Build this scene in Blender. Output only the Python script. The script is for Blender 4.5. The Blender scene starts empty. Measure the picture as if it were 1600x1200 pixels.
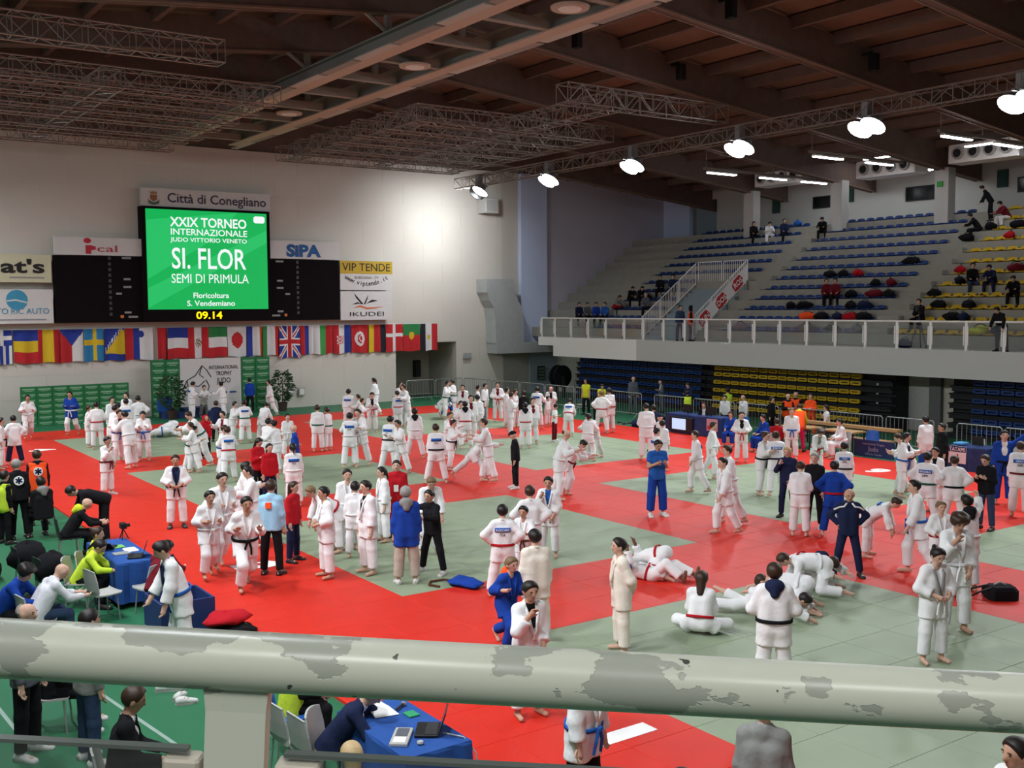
import bpy, math, random, time
import numpy as np
from mathutils import Vector, Matrix
T0 = time.time()
random.seed(7); RNG = np.random.default_rng(7)
scene = bpy.context.scene
COL = scene.collection

# ---------------------------------------------------------------- camera
F = 1661.0; CAMZ = 4.95
YAW, PITCH, ROLL = math.radians(35.0055), math.radians(4.1477), math.radians(0.32)
_f = Vector((math.sin(YAW)*math.cos(PITCH), math.cos(YAW)*math.cos(PITCH), -math.sin(PITCH)))
_r = Vector((math.cos(YAW), -math.sin(YAW), 0)); _d = _f.cross(_r)
_R = _r*math.cos(ROLL)+_d*math.sin(ROLL); _D = _d*math.cos(ROLL)-_r*math.sin(ROLL)
cam = bpy.data.cameras.new('camera'); camo = bpy.data.objects.new('camera', cam); COL.objects.link(camo)
cam.sensor_width = 36.0; cam.lens = 36.0*F/1600.0; cam.clip_start = 0.05; cam.clip_end = 300
m = Matrix((_R, -_D, -_f)).transposed().to_4x4(); m.translation = (0, 0, CAMZ); camo.matrix_world = m
scene.camera = camo
# ---------------------------------------------------------------- world, exposure
w = bpy.data.worlds.new('hall_ambient'); scene.world = w; w.use_nodes = True
w.node_tree.nodes['Background'].inputs[0].default_value = (1.0, 0.97, 0.92, 1)
w.node_tree.nodes['Background'].inputs[1].default_value = 0.11
vs = scene.view_settings; vs.view_transform = 'Standard'; vs.look = 'None'; vs.gamma = 1.0; vs.use_curve_mapping = False
vs.exposure = -0.22
FLOOD_W = 390.0; NEAR_W = 170.0
LAMP_Y = [44.9, 39.1, 33.4, 27.5, 22.0, 16.8, 11.2, 5.6]
TRUSS_X = 29.5; LEFT_X = 1.5; TRUSS_Z = 11.25

def ray(px, py): return _R*(px-800)+_D*(py-600)+_f*F
def at(px, py, z=0.0):
    v = ray(px, py); t = (z-CAMZ)/v.z; return Vector((v.x*t, v.y*t, z))
def on_x(px, py, X):
    v = ray(px, py); t = X/v.x; return Vector((X, v.y*t, CAMZ+v.z*t))
def on_y(px, py, Y):
    v = ray(px, py); t = Y/v.y; return Vector((v.x*t, Y, CAMZ+v.z*t))
def proj(p):
    q = Vector(p)-Vector((0, 0, CAMZ)); c = (q.dot(_R), q.dot(_D), q.dot(_f)); return 800+F*c[0]/c[2], 600+F*c[1]/c[2], c[2]

# ---------------------------------------------------------------- materials
MATS = {}
def mat(name, col, rough=0.6, var=0.10, scale=6.0, bump=0.0, bscale=40.0, metal=0.0, emit=0.0, spec=0.3, selfcol=None):
    if name in MATS: return MATS[name]
    m = bpy.data.materials.new(name); m.use_nodes = True; nt = m.node_tree; b = nt.nodes['Principled BSDF']
    b.inputs['Roughness'].default_value = rough; b.inputs['Metallic'].default_value = metal
    b.inputs['Specular IOR Level'].default_value = spec
    tc = nt.nodes.new('ShaderNodeTexCoord')
    n = nt.nodes.new('ShaderNodeTexNoise'); n.inputs['Scale'].default_value = scale; n.inputs['Detail'].default_value = 3
    nt.links.new(tc.outputs['Object'], n.inputs['Vector'])
    mx = nt.nodes.new('ShaderNodeMix'); mx.data_type = 'RGBA'
    mx.inputs[6].default_value = (*[c*(1-var) for c in col], 1); mx.inputs[7].default_value = (*[min(1, c*(1+var)) for c in col], 1)
    nt.links.new(n.outputs['Fac'], mx.inputs[0]); nt.links.new(mx.outputs[2], b.inputs['Base Color'])
    if bump:
        n2 = nt.nodes.new('ShaderNodeTexNoise'); n2.inputs['Scale'].default_value = bscale; n2.inputs['Detail'].default_value = 2
        nt.links.new(tc.outputs['Object'], n2.inputs['Vector'])
        bp = nt.nodes.new('ShaderNodeBump'); bp.inputs['Strength'].default_value = bump; bp.inputs['Distance'].default_value = 0.03
        nt.links.new(n2.outputs['Fac'], bp.inputs['Height']); nt.links.new(bp.outputs['Normal'], b.inputs['Normal'])
    if emit and selfcol:
        b.inputs['Emission Color'].default_value = (*selfcol, 1); b.inputs['Emission Strength'].default_value = emit
    elif emit:
        nt.links.new(mx.outputs[2], b.inputs['Emission Color']); b.inputs['Emission Strength'].default_value = emit
    MATS[name] = m; return m
def glass(name, tint, alpha):
    m = bpy.data.materials.new(name); m.use_nodes = True; nt = m.node_tree; nt.nodes.remove(nt.nodes['Principled BSDF'])
    t = nt.nodes.new('ShaderNodeBsdfTransparent'); g = nt.nodes.new('ShaderNodeBsdfGlossy'); d = nt.nodes.new('ShaderNodeBsdfDiffuse')
    t.inputs[0].default_value = (0.93, 0.95, 0.95, 1); g.inputs[0].default_value = (0.9, 0.9, 0.9, 1); g.inputs[1].default_value = 0.08
    n = nt.nodes.new('ShaderNodeTexNoise'); n.inputs['Scale'].default_value = 2.5
    mxc = nt.nodes.new('ShaderNodeMix'); mxc.data_type = 'RGBA'; mxc.inputs[6].default_value = (*[c*.9 for c in tint], 1); mxc.inputs[7].default_value = (*tint, 1)
    nt.links.new(n.outputs['Fac'], mxc.inputs[0]); nt.links.new(mxc.outputs[2], d.inputs[0])
    a = nt.nodes.new('ShaderNodeMixShader'); a.inputs[0].default_value = 0.06
    b = nt.nodes.new('ShaderNodeMixShader'); b.inputs[0].default_value = alpha
    nt.links.new(t.outputs[0], a.inputs[1]); nt.links.new(g.outputs[0], a.inputs[2])
    nt.links.new(a.outputs[0], b.inputs[1]); nt.links.new(d.outputs[0], b.inputs[2])
    nt.links.new(b.outputs[0], nt.nodes['Material Output'].inputs[0]); MATS[name] = m; return m

PAL = dict(w=(.74, .74, .74), c=(.70, .65, .56), p=(.012, .05, .30), k=(.010, .010, .012), n=(.014, .02, .055), r=(.42, .012, .02),
           g=(.01, .10, .06), b=(.02, .10, .38), y=(.55, .62, .03), o=(.9, .09, .02), e=(.22, .22, .21), t=(.42, .37, .31), l=(.30, .52, .68),
           m=(.14, .012, .02), d=(.03, .05, .10), u=(.09, .035, .02), a=(.10, .11, .13), q=(.55, .72, .05), v=(.62, .62, .66), i=(.5, .02, .10), z=(.20, .13, .16))
def cloth(c):
    return mat('cloth_'+c, PAL[c], 0.92, 0.09, 4, 0.45, 9, spec=0.1)
SKIN = [mat('skin_light', (.56, .345, .255), .55, .08, 20), mat('skin_tan', (.46, .26, .175), .55, .08, 20), mat('skin_dark', (.16, .075, .045), .5, .1, 20)]
HAIRM = dict(k=mat('hair_black', (.012, .009, .008), .5, .3, 60), b=mat('hair_brown', (.035, .018, .010), .5, .3, 60), d=mat('hair_dark_blond', (.16, .10, .05), .55, .3, 60),
             y=mat('hair_blond', (.46, .33, .17), .55, .25, 60), g=mat('hair_grey', (.25, .24, .22), .6, .2, 60), r=mat('hair_red', (.3, .01, .01), .7, .2, 60))
M_WHITE = mat('white_paint', (.78, .78, .75), .5, .04); M_BLACK = mat('black_plastic', (.012, .012, .013), .45, .2); M_STEEL = mat('galvanised_steel', (.42, .43, .43), .4, .12, 12, metal=.7)
M_GREYP = mat('grey_plastic', (.40, .40, .38), .5, .08); M_BLUEP = mat('blue_plastic', (.02, .09, .36), .4, .1); M_YELP = mat('yellow_plastic', (.70, .47, .015), .4, .1)
M_DARKMET = mat('dark_metal', (.03, .03, .032), .5, .2, metal=.3); M_PAPER = mat('paper', (.82, .82, .80), .8, .03); M_BLUECLOTH = mat('blue_tablecloth', (.015, .07, .28), .9, .12, 4, .3, 8)
M_NAVYP = mat('navy_panel', (.016, .035, .13), .6, .15); M_WOODT = mat('beech_top', (.46, .27, .12), .5, .15, 9); M_CONC = mat('grey_concrete', (.33, .32, .275), .85, .12, 3, .2, 30)
M_TRUSS = mat('aluminium_truss', (.30, .27, .25), .45, .15, metal=.5); M_SHOE = mat('white_shoe', (.6, .6, .58), .6, .1); M_SHOEK = mat('dark_shoe', (.02, .02, .022), .6, .2)

# ---------------------------------------------------------------- object helpers
def link(o, parent=None):
    COL.objects.link(o)
    if parent is not None: o.parent = parent
    return o
def tag(o, label=None, cat=None, group=None, kind=None):
    if label: o['label'] = label
    if cat: o['category'] = cat
    if group: o['group'] = group
    if kind: o['kind'] = kind
    return o
def empty(name, loc=(0, 0, 0), rz=0.0, label=None, cat=None, group=None, kind=None, parent=None):
    o = bpy.data.objects.new(name, None); o.empty_display_size = 0.1; link(o, parent); o.location = loc; o.rotation_euler = (0, 0, rz)
    return tag(o, label, cat, group, kind)
def inst(name, mesh, parent=None, loc=(0, 0, 0), rot=(0, 0, 0), scale=(1, 1, 1)):
    o = bpy.data.objects.new(name, mesh); link(o, parent); o.location = loc; o.rotation_euler = rot; o.scale = scale; return o
def np_mesh(name, V, Q, mats, smooth=True, midx=None):
    me = bpy.data.meshes.new(name); V = np.asarray(V, np.float32); Q = np.asarray(Q, np.int32)
    nq, k = Q.shape
    me.vertices.add(len(V)); me.vertices.foreach_set('co', V.ravel())
    me.loops.add(nq*k); me.loops.foreach_set('vertex_index', Q.ravel())
    me.polygons.add(nq); me.polygons.foreach_set('loop_start', np.arange(0, nq*k, k, dtype=np.int32))
    if smooth: me.polygons.foreach_set('use_smooth', np.ones(nq, bool))
    for mm in (mats if isinstance(mats, (list, tuple)) else [mats]): me.materials.append(mm)
    if midx is not None: me.polygons.foreach_set('material_index', np.asarray(midx, np.int32))
    me.update(calc_edges=True); return me
class MB:
    """collects boxes, tubes, prisms; build() links ONE mesh object"""
    def __init__(s): s.v = []; s.f = []; s.m = []; s.mats = []
    def mi(s, mt):
        if mt not in s.mats: s.mats.append(mt)
        return s.mats.index(mt)
    def add(s, vs, fs, mt=None, M=None):
        o = len(s.v); i = s.mi(mt) if mt else 0
        for p in vs: s.v.append(tuple(M @ Vector(p)) if M else tuple(p))
        for f in fs: s.f.append([o+a for a in f]); s.m.append(i)
        return s
    def box(s, lo, hi, mt=None, M=None):
        x0, y0, z0 = lo; x1, y1, z1 = hi
        return s.add([(x0, y0, z0), (x1, y0, z0), (x1, y1, z0), (x0, y1, z0), (x0, y0, z1), (x1, y0, z1), (x1, y1, z1), (x0, y1, z1)],
                     [(3, 2, 1, 0), (4, 5, 6, 7), (0, 1, 5, 4), (1, 2, 6, 5), (2, 3, 7, 6), (3, 0, 4, 7)], mt, M)
    def bevbox(s, lo, hi, b, mt=None, M=None):
        # box with chamfered vertical and top edges
        x0, y0, z0 = lo; x1, y1, z1 = hi; vs = []
        def ring(z, k): return [(x0+k+b, y0+k, z), (x1-k-b, y0+k, z), (x1-k, y0+k+b, z), (x1-k, y1-k-b, z), (x1-k-b, y1-k, z), (x0+k+b, y1-k, z), (x0+k, y1-k-b, z), (x0+k, y0+k+b, z)]
        vs = ring(z0, 0)+ring(z1-b, 0)+ring(z1, b*.7)
        fs = [tuple(range(7, -1, -1)), tuple(range(16, 24))]
        for r in (0, 8):
            for i in range(8): fs.append((r+i, r+(i+1) % 8, r+8+(i+1) % 8, r+8+i))
        return s.add(vs, fs, mt, M)
    def tube(s, pts, rad, n=8, mt=None, caps=True, M=None):
        pts = [Vector(p) for p in pts]; rr = rad if isinstance(rad, (list, tuple)) else [rad]*len(pts); vs = []; fs = []
        ref = None
        for i, p in enumerate(pts):
            t = (pts[min(i+1, len(pts)-1)]-pts[max(i-1, 0)]).normalized()
            if ref is None: ref = t.orthogonal().normalized()
            u = (ref-t*ref.dot(t)); u = u.normalized() if u.length > 1e-6 else t.orthogonal().normalized(); ref = u; v = t.cross(u)
            for j in range(n):
                a = 2*math.pi*j/n; vs.append(p+(u*math.cos(a)+v*math.sin(a))*rr[i])
        for i in range(len(pts)-1):
            for j in range(n): fs.append((i*n+j, i*n+(j+1) % n, (i+1)*n+(j+1) % n, (i+1)*n+j))
        if caps: fs.append(tuple(range(n-1, -1, -1))); fs.append(tuple((len(pts)-1)*n+j for j in range(n)))
        return s.add(vs, fs, mt, M)
    def lathe(s, prof, n=16, mt=None, M=None):
        vs = []; fs = []
        for r, z in prof:
            for j in range(n): a = 2*math.pi*j/n; vs.append((r*math.cos(a), r*math.sin(a), z))
        for i in range(len(prof)-1):
            for j in range(n): fs.append((i*n+j, i*n+(j+1) % n, (i+1)*n+(j+1) % n, (i+1)*n+j))
        fs.append(tuple(range(n-1, -1, -1))); fs.append(tuple((len(prof)-1)*n+j for j in range(n)))
        return s.add(vs, fs, mt, M)
    def prism(s, poly, axis, a, b, mt=None, M=None):
        # poly: 2D points; axis 'y' -> poly in (x,z), extruded along y from a to b
        n = len(poly); mk = {'x': lambda p, h: (h, p[0], p[1]), 'y': lambda p, h: (p[0], h, p[1]), 'z': lambda p, h: (p[0], p[1], h)}[axis]
        vs = [mk(p, a) for p in poly]+[mk(p, b) for p in poly]
        fs = [tuple(range(n-1, -1, -1)), tuple(range(n, 2*n))]+[(i, (i+1) % n, n+(i+1) % n, n+i) for i in range(n)]
        return s.add(vs, fs, mt, M)
    def mesh(s, name, mt=None, smooth=False):
        me = bpy.data.meshes.new(name); me.from_pydata(s.v, [], s.f)
        ms = s.mats or [mt]
        for q in ms: me.materials.append(q)
        if len(ms) > 1: me.polygons.foreach_set('material_index', s.m)
        if smooth: me.polygons.foreach_set('use_smooth', [True]*len(s.f))
        me.update()
        bm = __import__('bmesh').new(); bm.from_mesh(me); __import__('bmesh').ops.recalc_face_normals(bm, faces=bm.faces); bm.to_mesh(me); bm.free()
        return me
    def build(s, name, mt=None, parent=None, loc=(0, 0, 0), smooth=False):
        return inst(name, s.mesh(name, mt, smooth), parent, loc)
def boxo(name, lo, hi, mt, parent=None): return MB().box(lo, hi, mt).build(name, None, parent)
_TX = {}
def text_mesh(body, mt, bold=0.0, depth=0.004, shear=0.0):
    """flat lettering mesh, height about 1 (cap height ~0.7), centred on x, baseline at 0, lying in XY"""
    key = (body, mt.name, bold, depth, shear)
    if key in _TX: return _TX[key]
    c = bpy.data.curves.new('lettering', 'FONT'); c.body = body; c.size = 1.0; c.extrude = depth; c.offset = bold; c.align_x = 'CENTER'; c.resolution_u = 3; c.shear = shear
    o = bpy.data.objects.new('lettering', c); COL.objects.link(o)
    dg = bpy.context.evaluated_depsgraph_get(); me = bpy.data.meshes.new_from_object(o.evaluated_get(dg)); bpy.data.objects.remove(o)
    me.materials.clear(); me.materials.append(mt); _TX[key] = me; return me
def wall_text(body, mt, parent, cx, z, y, width=None, height=None, bold=0.0, name='lettering', shear=0.0):
    """lettering on a wall facing -Y; height = cap height"""
    me = text_mesh(body, mt, bold, shear=shear); xs = [v.co.x for v in me.vertices]; wdt = max(xs)-min(xs)
    sz = (height/0.70) if height else width/wdt; sx = width/wdt if width else sz
    return inst(name, me, parent, (cx, y, z), (math.pi/2, 0, 0), (sx, sz, 0.5))
# ================================================================= THE HALL
M_FLOOR = mat('green_sports_floor', (.022, .135, .062), .5, .12, 1.2, spec=.25)
fl = MB().box((-6, -8, -.3), (52, 53, -.04), M_FLOOR).build('floor'); tag(fl, kind='structure')
M_RED = mat('red_mat_vinyl', (.57, .024, .013), .5, .10, 1.6, .06, 160, spec=.2)
M_GREEN = mat('green_mat_vinyl', (.235, .29, .19), .5, .10, 1.6, .06, 160, spec=.22)
def mat_green(cx, cy):
    for x0 in (8.75, 18.95):
        if x0 < cx < x0+7.05:
            for y0 in (5.75, 15.8, 25.8, 35.85):
                if y0 < cy < y0+7.05: return True
    return False
GX = [5.75+i for i in range(4)]+[8.75+i*1.007 for i in range(1, 8)]+[15.8+i*1.05 for i in range(1, 4)]+[18.95+i*1.007 for i in range(1, 8)]+[26+i for i in range(1, 4)]
GY = [2.75+i for i in range(4)]
for y0 in (5.75, 15.8, 25.8, 35.85):
    GY += [y0+i*1.007 for i in range(1, 8)]; e = y0+7.05; nx = {5.75: 15.8, 15.8: 25.8, 25.8: 35.85, 35.85: 46.1}[y0]
    GY += [e+(nx-e)*i/3 for i in range(1, 4)]
cells = []
for i in range(len(GX)-1):
    for j in range(len(GY)-1):
        cx = (GX[i]+GX[i+1])/2; cy = (GY[j]+GY[j+1])/2; px, py, dep = proj((cx, cy, 0))
        vis = dep > 0 and -60 < px < 1660 and 600 < py < 1260
        hid = 985 < py < 1130
        cells.append((dep+(100 if not vis else 0)+(15 if hid else 0), GX[i], GX[i+1], GY[j], GY[j+1], mat_green(cx, cy)))
cells.sort()
field = empty('judo_mat_field', (5.75, 2.75, -.04), 0, 'huge floor of red and green judo mats laid in squares', 'mat')
shared = {}
def mat_tile(dx, dy, mt):
    k = (round(dx, 2), round(dy, 2), mt.name)
    if k not in shared: shared[k] = MB().bevbox((-dx/2+.002, -dy/2+.002, 0), (dx/2-.002, dy/2-.002, .04), .005, mt).mesh('mat_tile')
    return shared[k]
rest = MB()
for n, (d, x0, x1, y0, y1, g) in enumerate(cells):
    mt = M_GREEN if g else M_RED
    if n < 290:
        inst('mat_tile', mat_tile(x1-x0, y1-y0, mt), field, ((x0+x1)/2-5.75, (y0+y1)/2-2.75, RNG.uniform(-.0015, 0)))
    else:
        rest.bevbox((x0+.003-5.75, y0+.003-2.75, 0), (x1-.003-5.75, y1-.003-2.75, .04), .005, mt)
tag(rest.build('mat_tile_rest', None, field), kind='stuff')
# white numbers stuck on the mats
for body, x, y, rz, s, lab in [('1', 7.35, 9.1, -math.pi/2, 1.35, 'large white number 1 stuck on the red mat near the railing'), ('2', 7.15, 19.35, -math.pi/2, 1.1, 'white number 2 stuck on red mat among the joggers'),
                               ('6', 27.4, 19.55, math.pi/2, 1.1, 'white number 6 on the red border mat near the blue table'), ('4', 7.4, 40.1, -math.pi/2, 1.1, 'white number on the red mat at far left edge')]:
    o = inst('mat_number', text_mesh(body, M_PAPER, .05, .002), None, (x, y, .003), (0, 0, rz), (s, s, 1)); tag(o, lab, 'number')

M_LINE = mat('pale_floor_line', (.24, .33, .28), .6, .08)
def floor_line(q0, q1, wd=.05):
    p, q = at(*q0, -.04), at(*q1, -.04); d = (q-p).normalized(); s_ = Vector((-d.y, d.x, 0))*wd/2; MB().add([p-s_, q-s_, q+s_, p+s_, p-s_+Vector((0, 0, .003)), q-s_+Vector((0, 0, .003)), q+s_+Vector((0, 0, .003)), p+s_+Vector((0, 0, .003))], [(0, 1, 2, 3), (4, 5, 6, 7), (0, 1, 5, 4), (1, 2, 6, 5), (2, 3, 7, 6), (3, 0, 4, 7)], M_LINE).build('court_line', None, fl)
floor_line((100, 1045), (320, 1194)); floor_line((-20, 1085), (40, 1160))
# ---- far wall (scoreboard wall) with a doorway
M_WALL = mat('warm_white_blockwork', (.60, .565, .50), .85, .05, .6, .15, 25)
M_WALLJ = mat('blockwork_joint', (.53, .50, .44), .9, .05)
wf = MB(); DX0, DX1, DZ = 27.45, 31.25, 3.05
wf.box((-3, 50, -.04), (DX0, 50.4, 12.55), M_WALLJ); wf.box((DX1, 50, -.04), (35.5, 50.4, 12.55), M_WALLJ); wf.box((DX0, 50, DZ), (DX1, 50.4, 12.55), M_WALLJ)
wall = wf.build('wall_far'); tag(wall, kind='structure')
pan = {}
def wall_panel(x0, x1, z0, z1):
    k = (round(x1-x0, 3), round(z1-z0, 3))
    if k not in pan: pan[k] = MB().box((0, -.012, 0), (k[0], 0, k[1]), M_WALL).mesh('wall_panel')
    inst('wall_panel', pan[k], wall, (x0, 50, z0))
zs = [-.04+i*1.05 for i in range(12)]+[12.55]
for a, z0 in enumerate(zs[:-1]):
    z1 = zs[a+1]; x = 4.0-(1.2 if a % 2 else 0)
    while x < 34.35:
        x1 = min(x+2.4, 34.35)
        segs = [(x, x1)]
        if z0 < DZ-.3:
            segs = [(max(x, 4.0) if False else x, min(x1, DX0)), (max(x, DX1), x1)]
        for p, q in segs:
            if q-p > .05: wall_panel(p+.003, q-.003, z0+.003, z1-.003)
        x = x1
M_CORR = mat('corridor_paint', (.42, .41, .35), .85, .08)  # plain grey-olive paint, also used on the wall behind the stands
cr = MB().box((DX0-.2, 53, 0), (DX1+.2, 53.2, 3.2), M_CORR).box((DX0-.2, 50.4, 0), (DX0, 53, 3.2), M_CORR).box((DX1, 50.4, 0), (DX1+.2, 53, 3.2), M_CORR).box((DX0-.2, 50.4, DZ), (DX1+.2, 53.2, DZ+.2), M_CORR).build('wall_corridor'); tag(cr, kind='structure')
dsp = empty('corridor_speaker', (30.35, 52.9, 1.0), 0, 'narrow black loudspeaker on the wall inside the doorway', 'speaker'); MB().bevbox((-.18, -.25, 0), (.18, .1, .95), .03, M_BLACK).build('cabinet', None, dsp); MB().box((-.14, -.26, .08), (.14, -.25, .85), M_DARKMET).build('grille', None, dsp)
# wall beyond the doorway: sloped lower grey part, blue pilaster, blue end wall of the balcony
M_BLUEW = mat('pale_blue_paint', (.58, .68, .90), .85, .05, .7); M_BLUED = mat('grey_blue_paint', (.50, .50, .58), .85, .06, .7); M_LOWB = mat('slate_blue_paint', (.27, .33, .36), .85, .06, .8)
pil = MB().box((35.5, 49.7, 2.6), (37.35, 50.4, 12.5), M_BLUEW).box((37.35, 50.0, 2.6), (37.4, 50.4, 12.5), M_BLUEW).build('wall_pilaster'); tag(pil, kind='structure')
ew = MB().box((37.35, 50.0, 3.0), (50, 50.4, 12.4), M_BLUED).build('wall_balcony_end'); tag(ew, kind='structure')
lw = MB().box((34.4, 49.95, -.04), (36.2, 50.4, 2.6), M_CONC).box((36.2, 49.85, -.04), (42, 50.4, 2.6), M_LOWB).build('wall_under_balcony'); tag(lw, kind='structure')
# upper dark strip of wood over the far wall
M_WOODD = mat('dark_stained_timber', (.15, .105, .088), .7, .25, 3, .2, 12)
up = MB().box((-8, 50.1, 12.55), (52, 50.5, 16), M_WOODD).build('wall_upper_gable'); tag(up, kind='structure')
# ventilation duct standing against the wall
M_DUCT = mat('dull_zinc', (.40, .43, .42), .6, .12, 3, metal=.1)
du = empty('air_duct', (33.9, 49.4, 2.3), 0, 'curved grey sheet metal air duct on the wall beside blue pilaster', 'duct')
def duct_sec(name, pl, pr, zb, zt):
    (l0, l1), (r0, r1) = pl, pr; v = []
    for y in (48.95-49.4, 49.95-49.4):
        v += [(l0-33.9, y, zb-2.3), (r0-33.9, y, zb-2.3), (r1-33.9, y, zt-2.3), (l1-33.9, y, zt-2.3)]
    MB().add(v, [(0, 1, 2, 3), (7, 6, 5, 4), (0, 4, 5, 1), (1, 5, 6, 2), (2, 6, 7, 3), (3, 7, 4, 0)], M_DUCT).build(name, None, du)
duct_sec('duct_outlet', (32.62, 32.6), (34.5, 34.45), 5.75, 6.5)
duct_sec('duct_section', (32.85, 32.66), (34.75, 34.5), 5.3, 5.75); duct_sec('duct_section', (33.1, 32.85), (35.0, 34.75), 4.9, 5.3)
duct_sec('duct_section', (33.2, 33.1), (35.1, 35.0), 4.2, 4.9); duct_sec('duct_section', (33.22, 33.2), (35.12, 35.1), 2.95, 4.2)
duct_sec('duct_run', (33.3, 33.25), (37.3, 37.3), 2.35, 2.95)
# small wall bits
for p, (sx, sz), lab, mt, cat in [((31.9, 49.9, 2.25), (.5, .32), 'small grey ventilation grille right of the doorway', M_GREYP, 'grille'), ((36.9, 49.75, 1.1), (.5, .8), 'dark framed notice board below the air duct', M_DARKMET, 'notice board')]:
    e = empty('wall_grille' if cat == 'grille' else 'notice_board', p, 0, lab, cat)
    MB().box((-sx/2, -.06, -sz/2), (sx/2, .0, sz/2), mt).build('frame', None, e)
    for k in range(4): MB().box((-sx/2+.03, -.075, -sz/2+.03+k*(sz-.06)/4), (sx/2-.03, -.06, -sz/2+.03+(k+.7)*(sz-.06)/4), M_DUCT if cat == 'grille' else mat('pinned_sheet', (.12, .16, .12), .8)).build('slat' if cat == 'grille' else 'notice', None, e)

# ---- balcony: slab, parapet, railing
YB0, YB1 = 8.0, 47.4
def parapet_mat():
    m = bpy.data.materials.new('patched_parapet_paint'); m.use_nodes = True; nt = m.node_tree; b = nt.nodes['Principled BSDF']; b.inputs['Roughness'].default_value = .8
    tc = nt.nodes.new('ShaderNodeTexCoord'); sp = nt.nodes.new('ShaderNodeSeparateXYZ'); nt.links.new(tc.outputs['Object'], sp.inputs[0])
    n = nt.nodes.new('ShaderNodeTexNoise'); n.inputs['Scale'].default_value = .55; n.inputs['Detail'].default_value = 4; nt.links.new(tc.outputs['Object'], n.inputs[0])
    # white where (y > 39.2) or in noisy rags below the top edge
    a = nt.nodes.new('ShaderNodeMath'); a.operation = 'GREATER_THAN'; a.inputs[1].default_value = 39.3; nt.links.new(sp.outputs['Y'], a.inputs[0])
    c = nt.nodes.new('ShaderNodeMath'); c.operation = 'MULTIPLY_ADD'; c.inputs[1].default_value = .62; c.inputs[2].default_value = -2.02; nt.links.new(sp.outputs['Z'], c.inputs[0])
    d = nt.nodes.new('ShaderNodeMath'); d.operation = 'ADD'; nt.links.new(n.outputs['Fac'], d.inputs[0]); nt.links.new(c.outputs[0], d.inputs[1])
    g = nt.nodes.new('ShaderNodeMath'); g.operation = 'GREATER_THAN'; g.inputs[1].default_value = .62; nt.links.new(d.outputs[0], g.inputs[0])
    mx = nt.nodes.new('ShaderNodeMath'); mx.operation = 'MAXIMUM'; nt.links.new(a.outputs[0], mx.inputs[0]); nt.links.new(g.outputs[0], mx.inputs[1])
    mix = nt.nodes.new('ShaderNodeMix'); mix.data_type = 'RGBA'; mix.inputs[6].default_value = (.47, .49, .46, 1); mix.inputs[7].default_value = (.74, .75, .71, 1)
    nt.links.new(mx.outputs[0], mix.inputs[0]); nt.links.new(mix.outputs[2], b.inputs['Base Color']); return m
M_PARA = parapet_mat()
bal = MB().prism([(35.0, 3.3), (35.0, 2.28), (35.35, 2.28), (35.35, 2.9), (52, 2.9), (52, 3.3)], 'y', YB0, 46.05, M_PARA).box((35.0, 46.05, 2.85), (37.3, YB1, 3.3), M_PARA).box((37.3, 46.05, 2.85), (52, 50, 3.3), M_CONC).build('floor_balcony'); tag(bal, kind='structure')
M_GLASS = glass('railing_glass', (.30, .33, .33), .10)
rl = empty('balcony_railing', (35.06, 0, 3.3), 0, 'long white railing with glass panes along the grey balcony edge', 'railing')
MB().tube([(0, YB0+1, 1.03), (0, 47.2, 1.03)], .035, 8, M_WHITE).tube([(0, 47.2, 1.03), (1.8, 47.2, 1.03)], .035, 8, M_WHITE).build('handrail', None, rl)
post_me = MB().box((-.03, -.05, 0), (.03, .05, 1.02), M_WHITE).box((-.055, -.10, .18), (-.03, -.06, .86), M_WHITE).box((-.055, .06, .18), (-.03, .10, .86), M_WHITE).mesh('post')
pane_me = MB().box((-.012, -.60, .12), (0, .60, .90), M_GLASS).mesh('pane')
y = 45.95; yy = []
while y > YB0+1: yy.append(y); y -= 1.422
inst('post', post_me, rl, (0, 47.15, 0))
for k, y in enumerate(yy):
    inst('post', post_me, rl, (0, y, 0))
    if k+1 < len(yy): inst('pane', pane_me, rl, (0, y-.711, 0))
inst('pane', pane_me, rl, (0, 46.55, 0), scale=(1, .85, 1))
# ---- tiers
tm = MB(); R0X, R0Z, TR, RI = 36.5, 3.79, .72, .474
def row(i): return R0X+TR*i, R0Z+RI*i
NR = 12
for i in range(NR):
    x, z = row(i); x1 = 50 if i == NR-1 else x+TR+.3
    for y0, y1 in ([(YB0, 36.45), (40.1, 50)] if i < 6 else [(YB0, 50)]):
        tm.box((x-.28, y0, z-RI-.05), (x1, y1, z), M_CONC)
ti = tm.build('floor_tiers'); tag(ti, kind='structure')
# aisle steps
am = MB()
for yc in (26.65, 35.8):
    for i in range(NR-1):
        x, z = row(i)
        if yc > 35 and i < 5: continue
        am.box((x+.08, yc-.5, z), (x+.46, yc+.5, z+RI/2), M_CONC)
tag(am.build('floor_aisle_steps'), kind='structure')
# vomitory flight between the rails
vm = MB()
for k in range(12):
    vm.box((36.2+k*.3, 36.5, 3.3+k*.21), (36.5+k*.3, 40.05, 3.3+(k+1)*.21), M_LOWB)
vm.box((39.8, 36.5, 3.3), (40.9, 40.05, 6.2), M_CONC)
tag(vm.build('floor_stair_flight'), kind='structure')
def bar_panel(e, p0, p1, hgt, name='rail_panel', gap=.13):
    """barred railing panel between two base points (may climb)"""
    p0, p1 = Vector(p0), Vector(p1); L = (p1-p0).length; mb = MB(); up = Vector((0, 0, hgt)); n = max(2, int(L/gap))
    mb.tube([p0, p0+up, p1+up, p1], .03, 6, M_WHITE); mb.tube([p0+up*.06, p1+up*.06], .02, 6, M_WHITE)
    o = mb.build(name, None, e)
    for k in range(1, n):
        q = p0.lerp(p1, k/n); MB().tube([q+up*.06, q+up], .013, 5, M_WHITE).build('bar', None, o)
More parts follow.
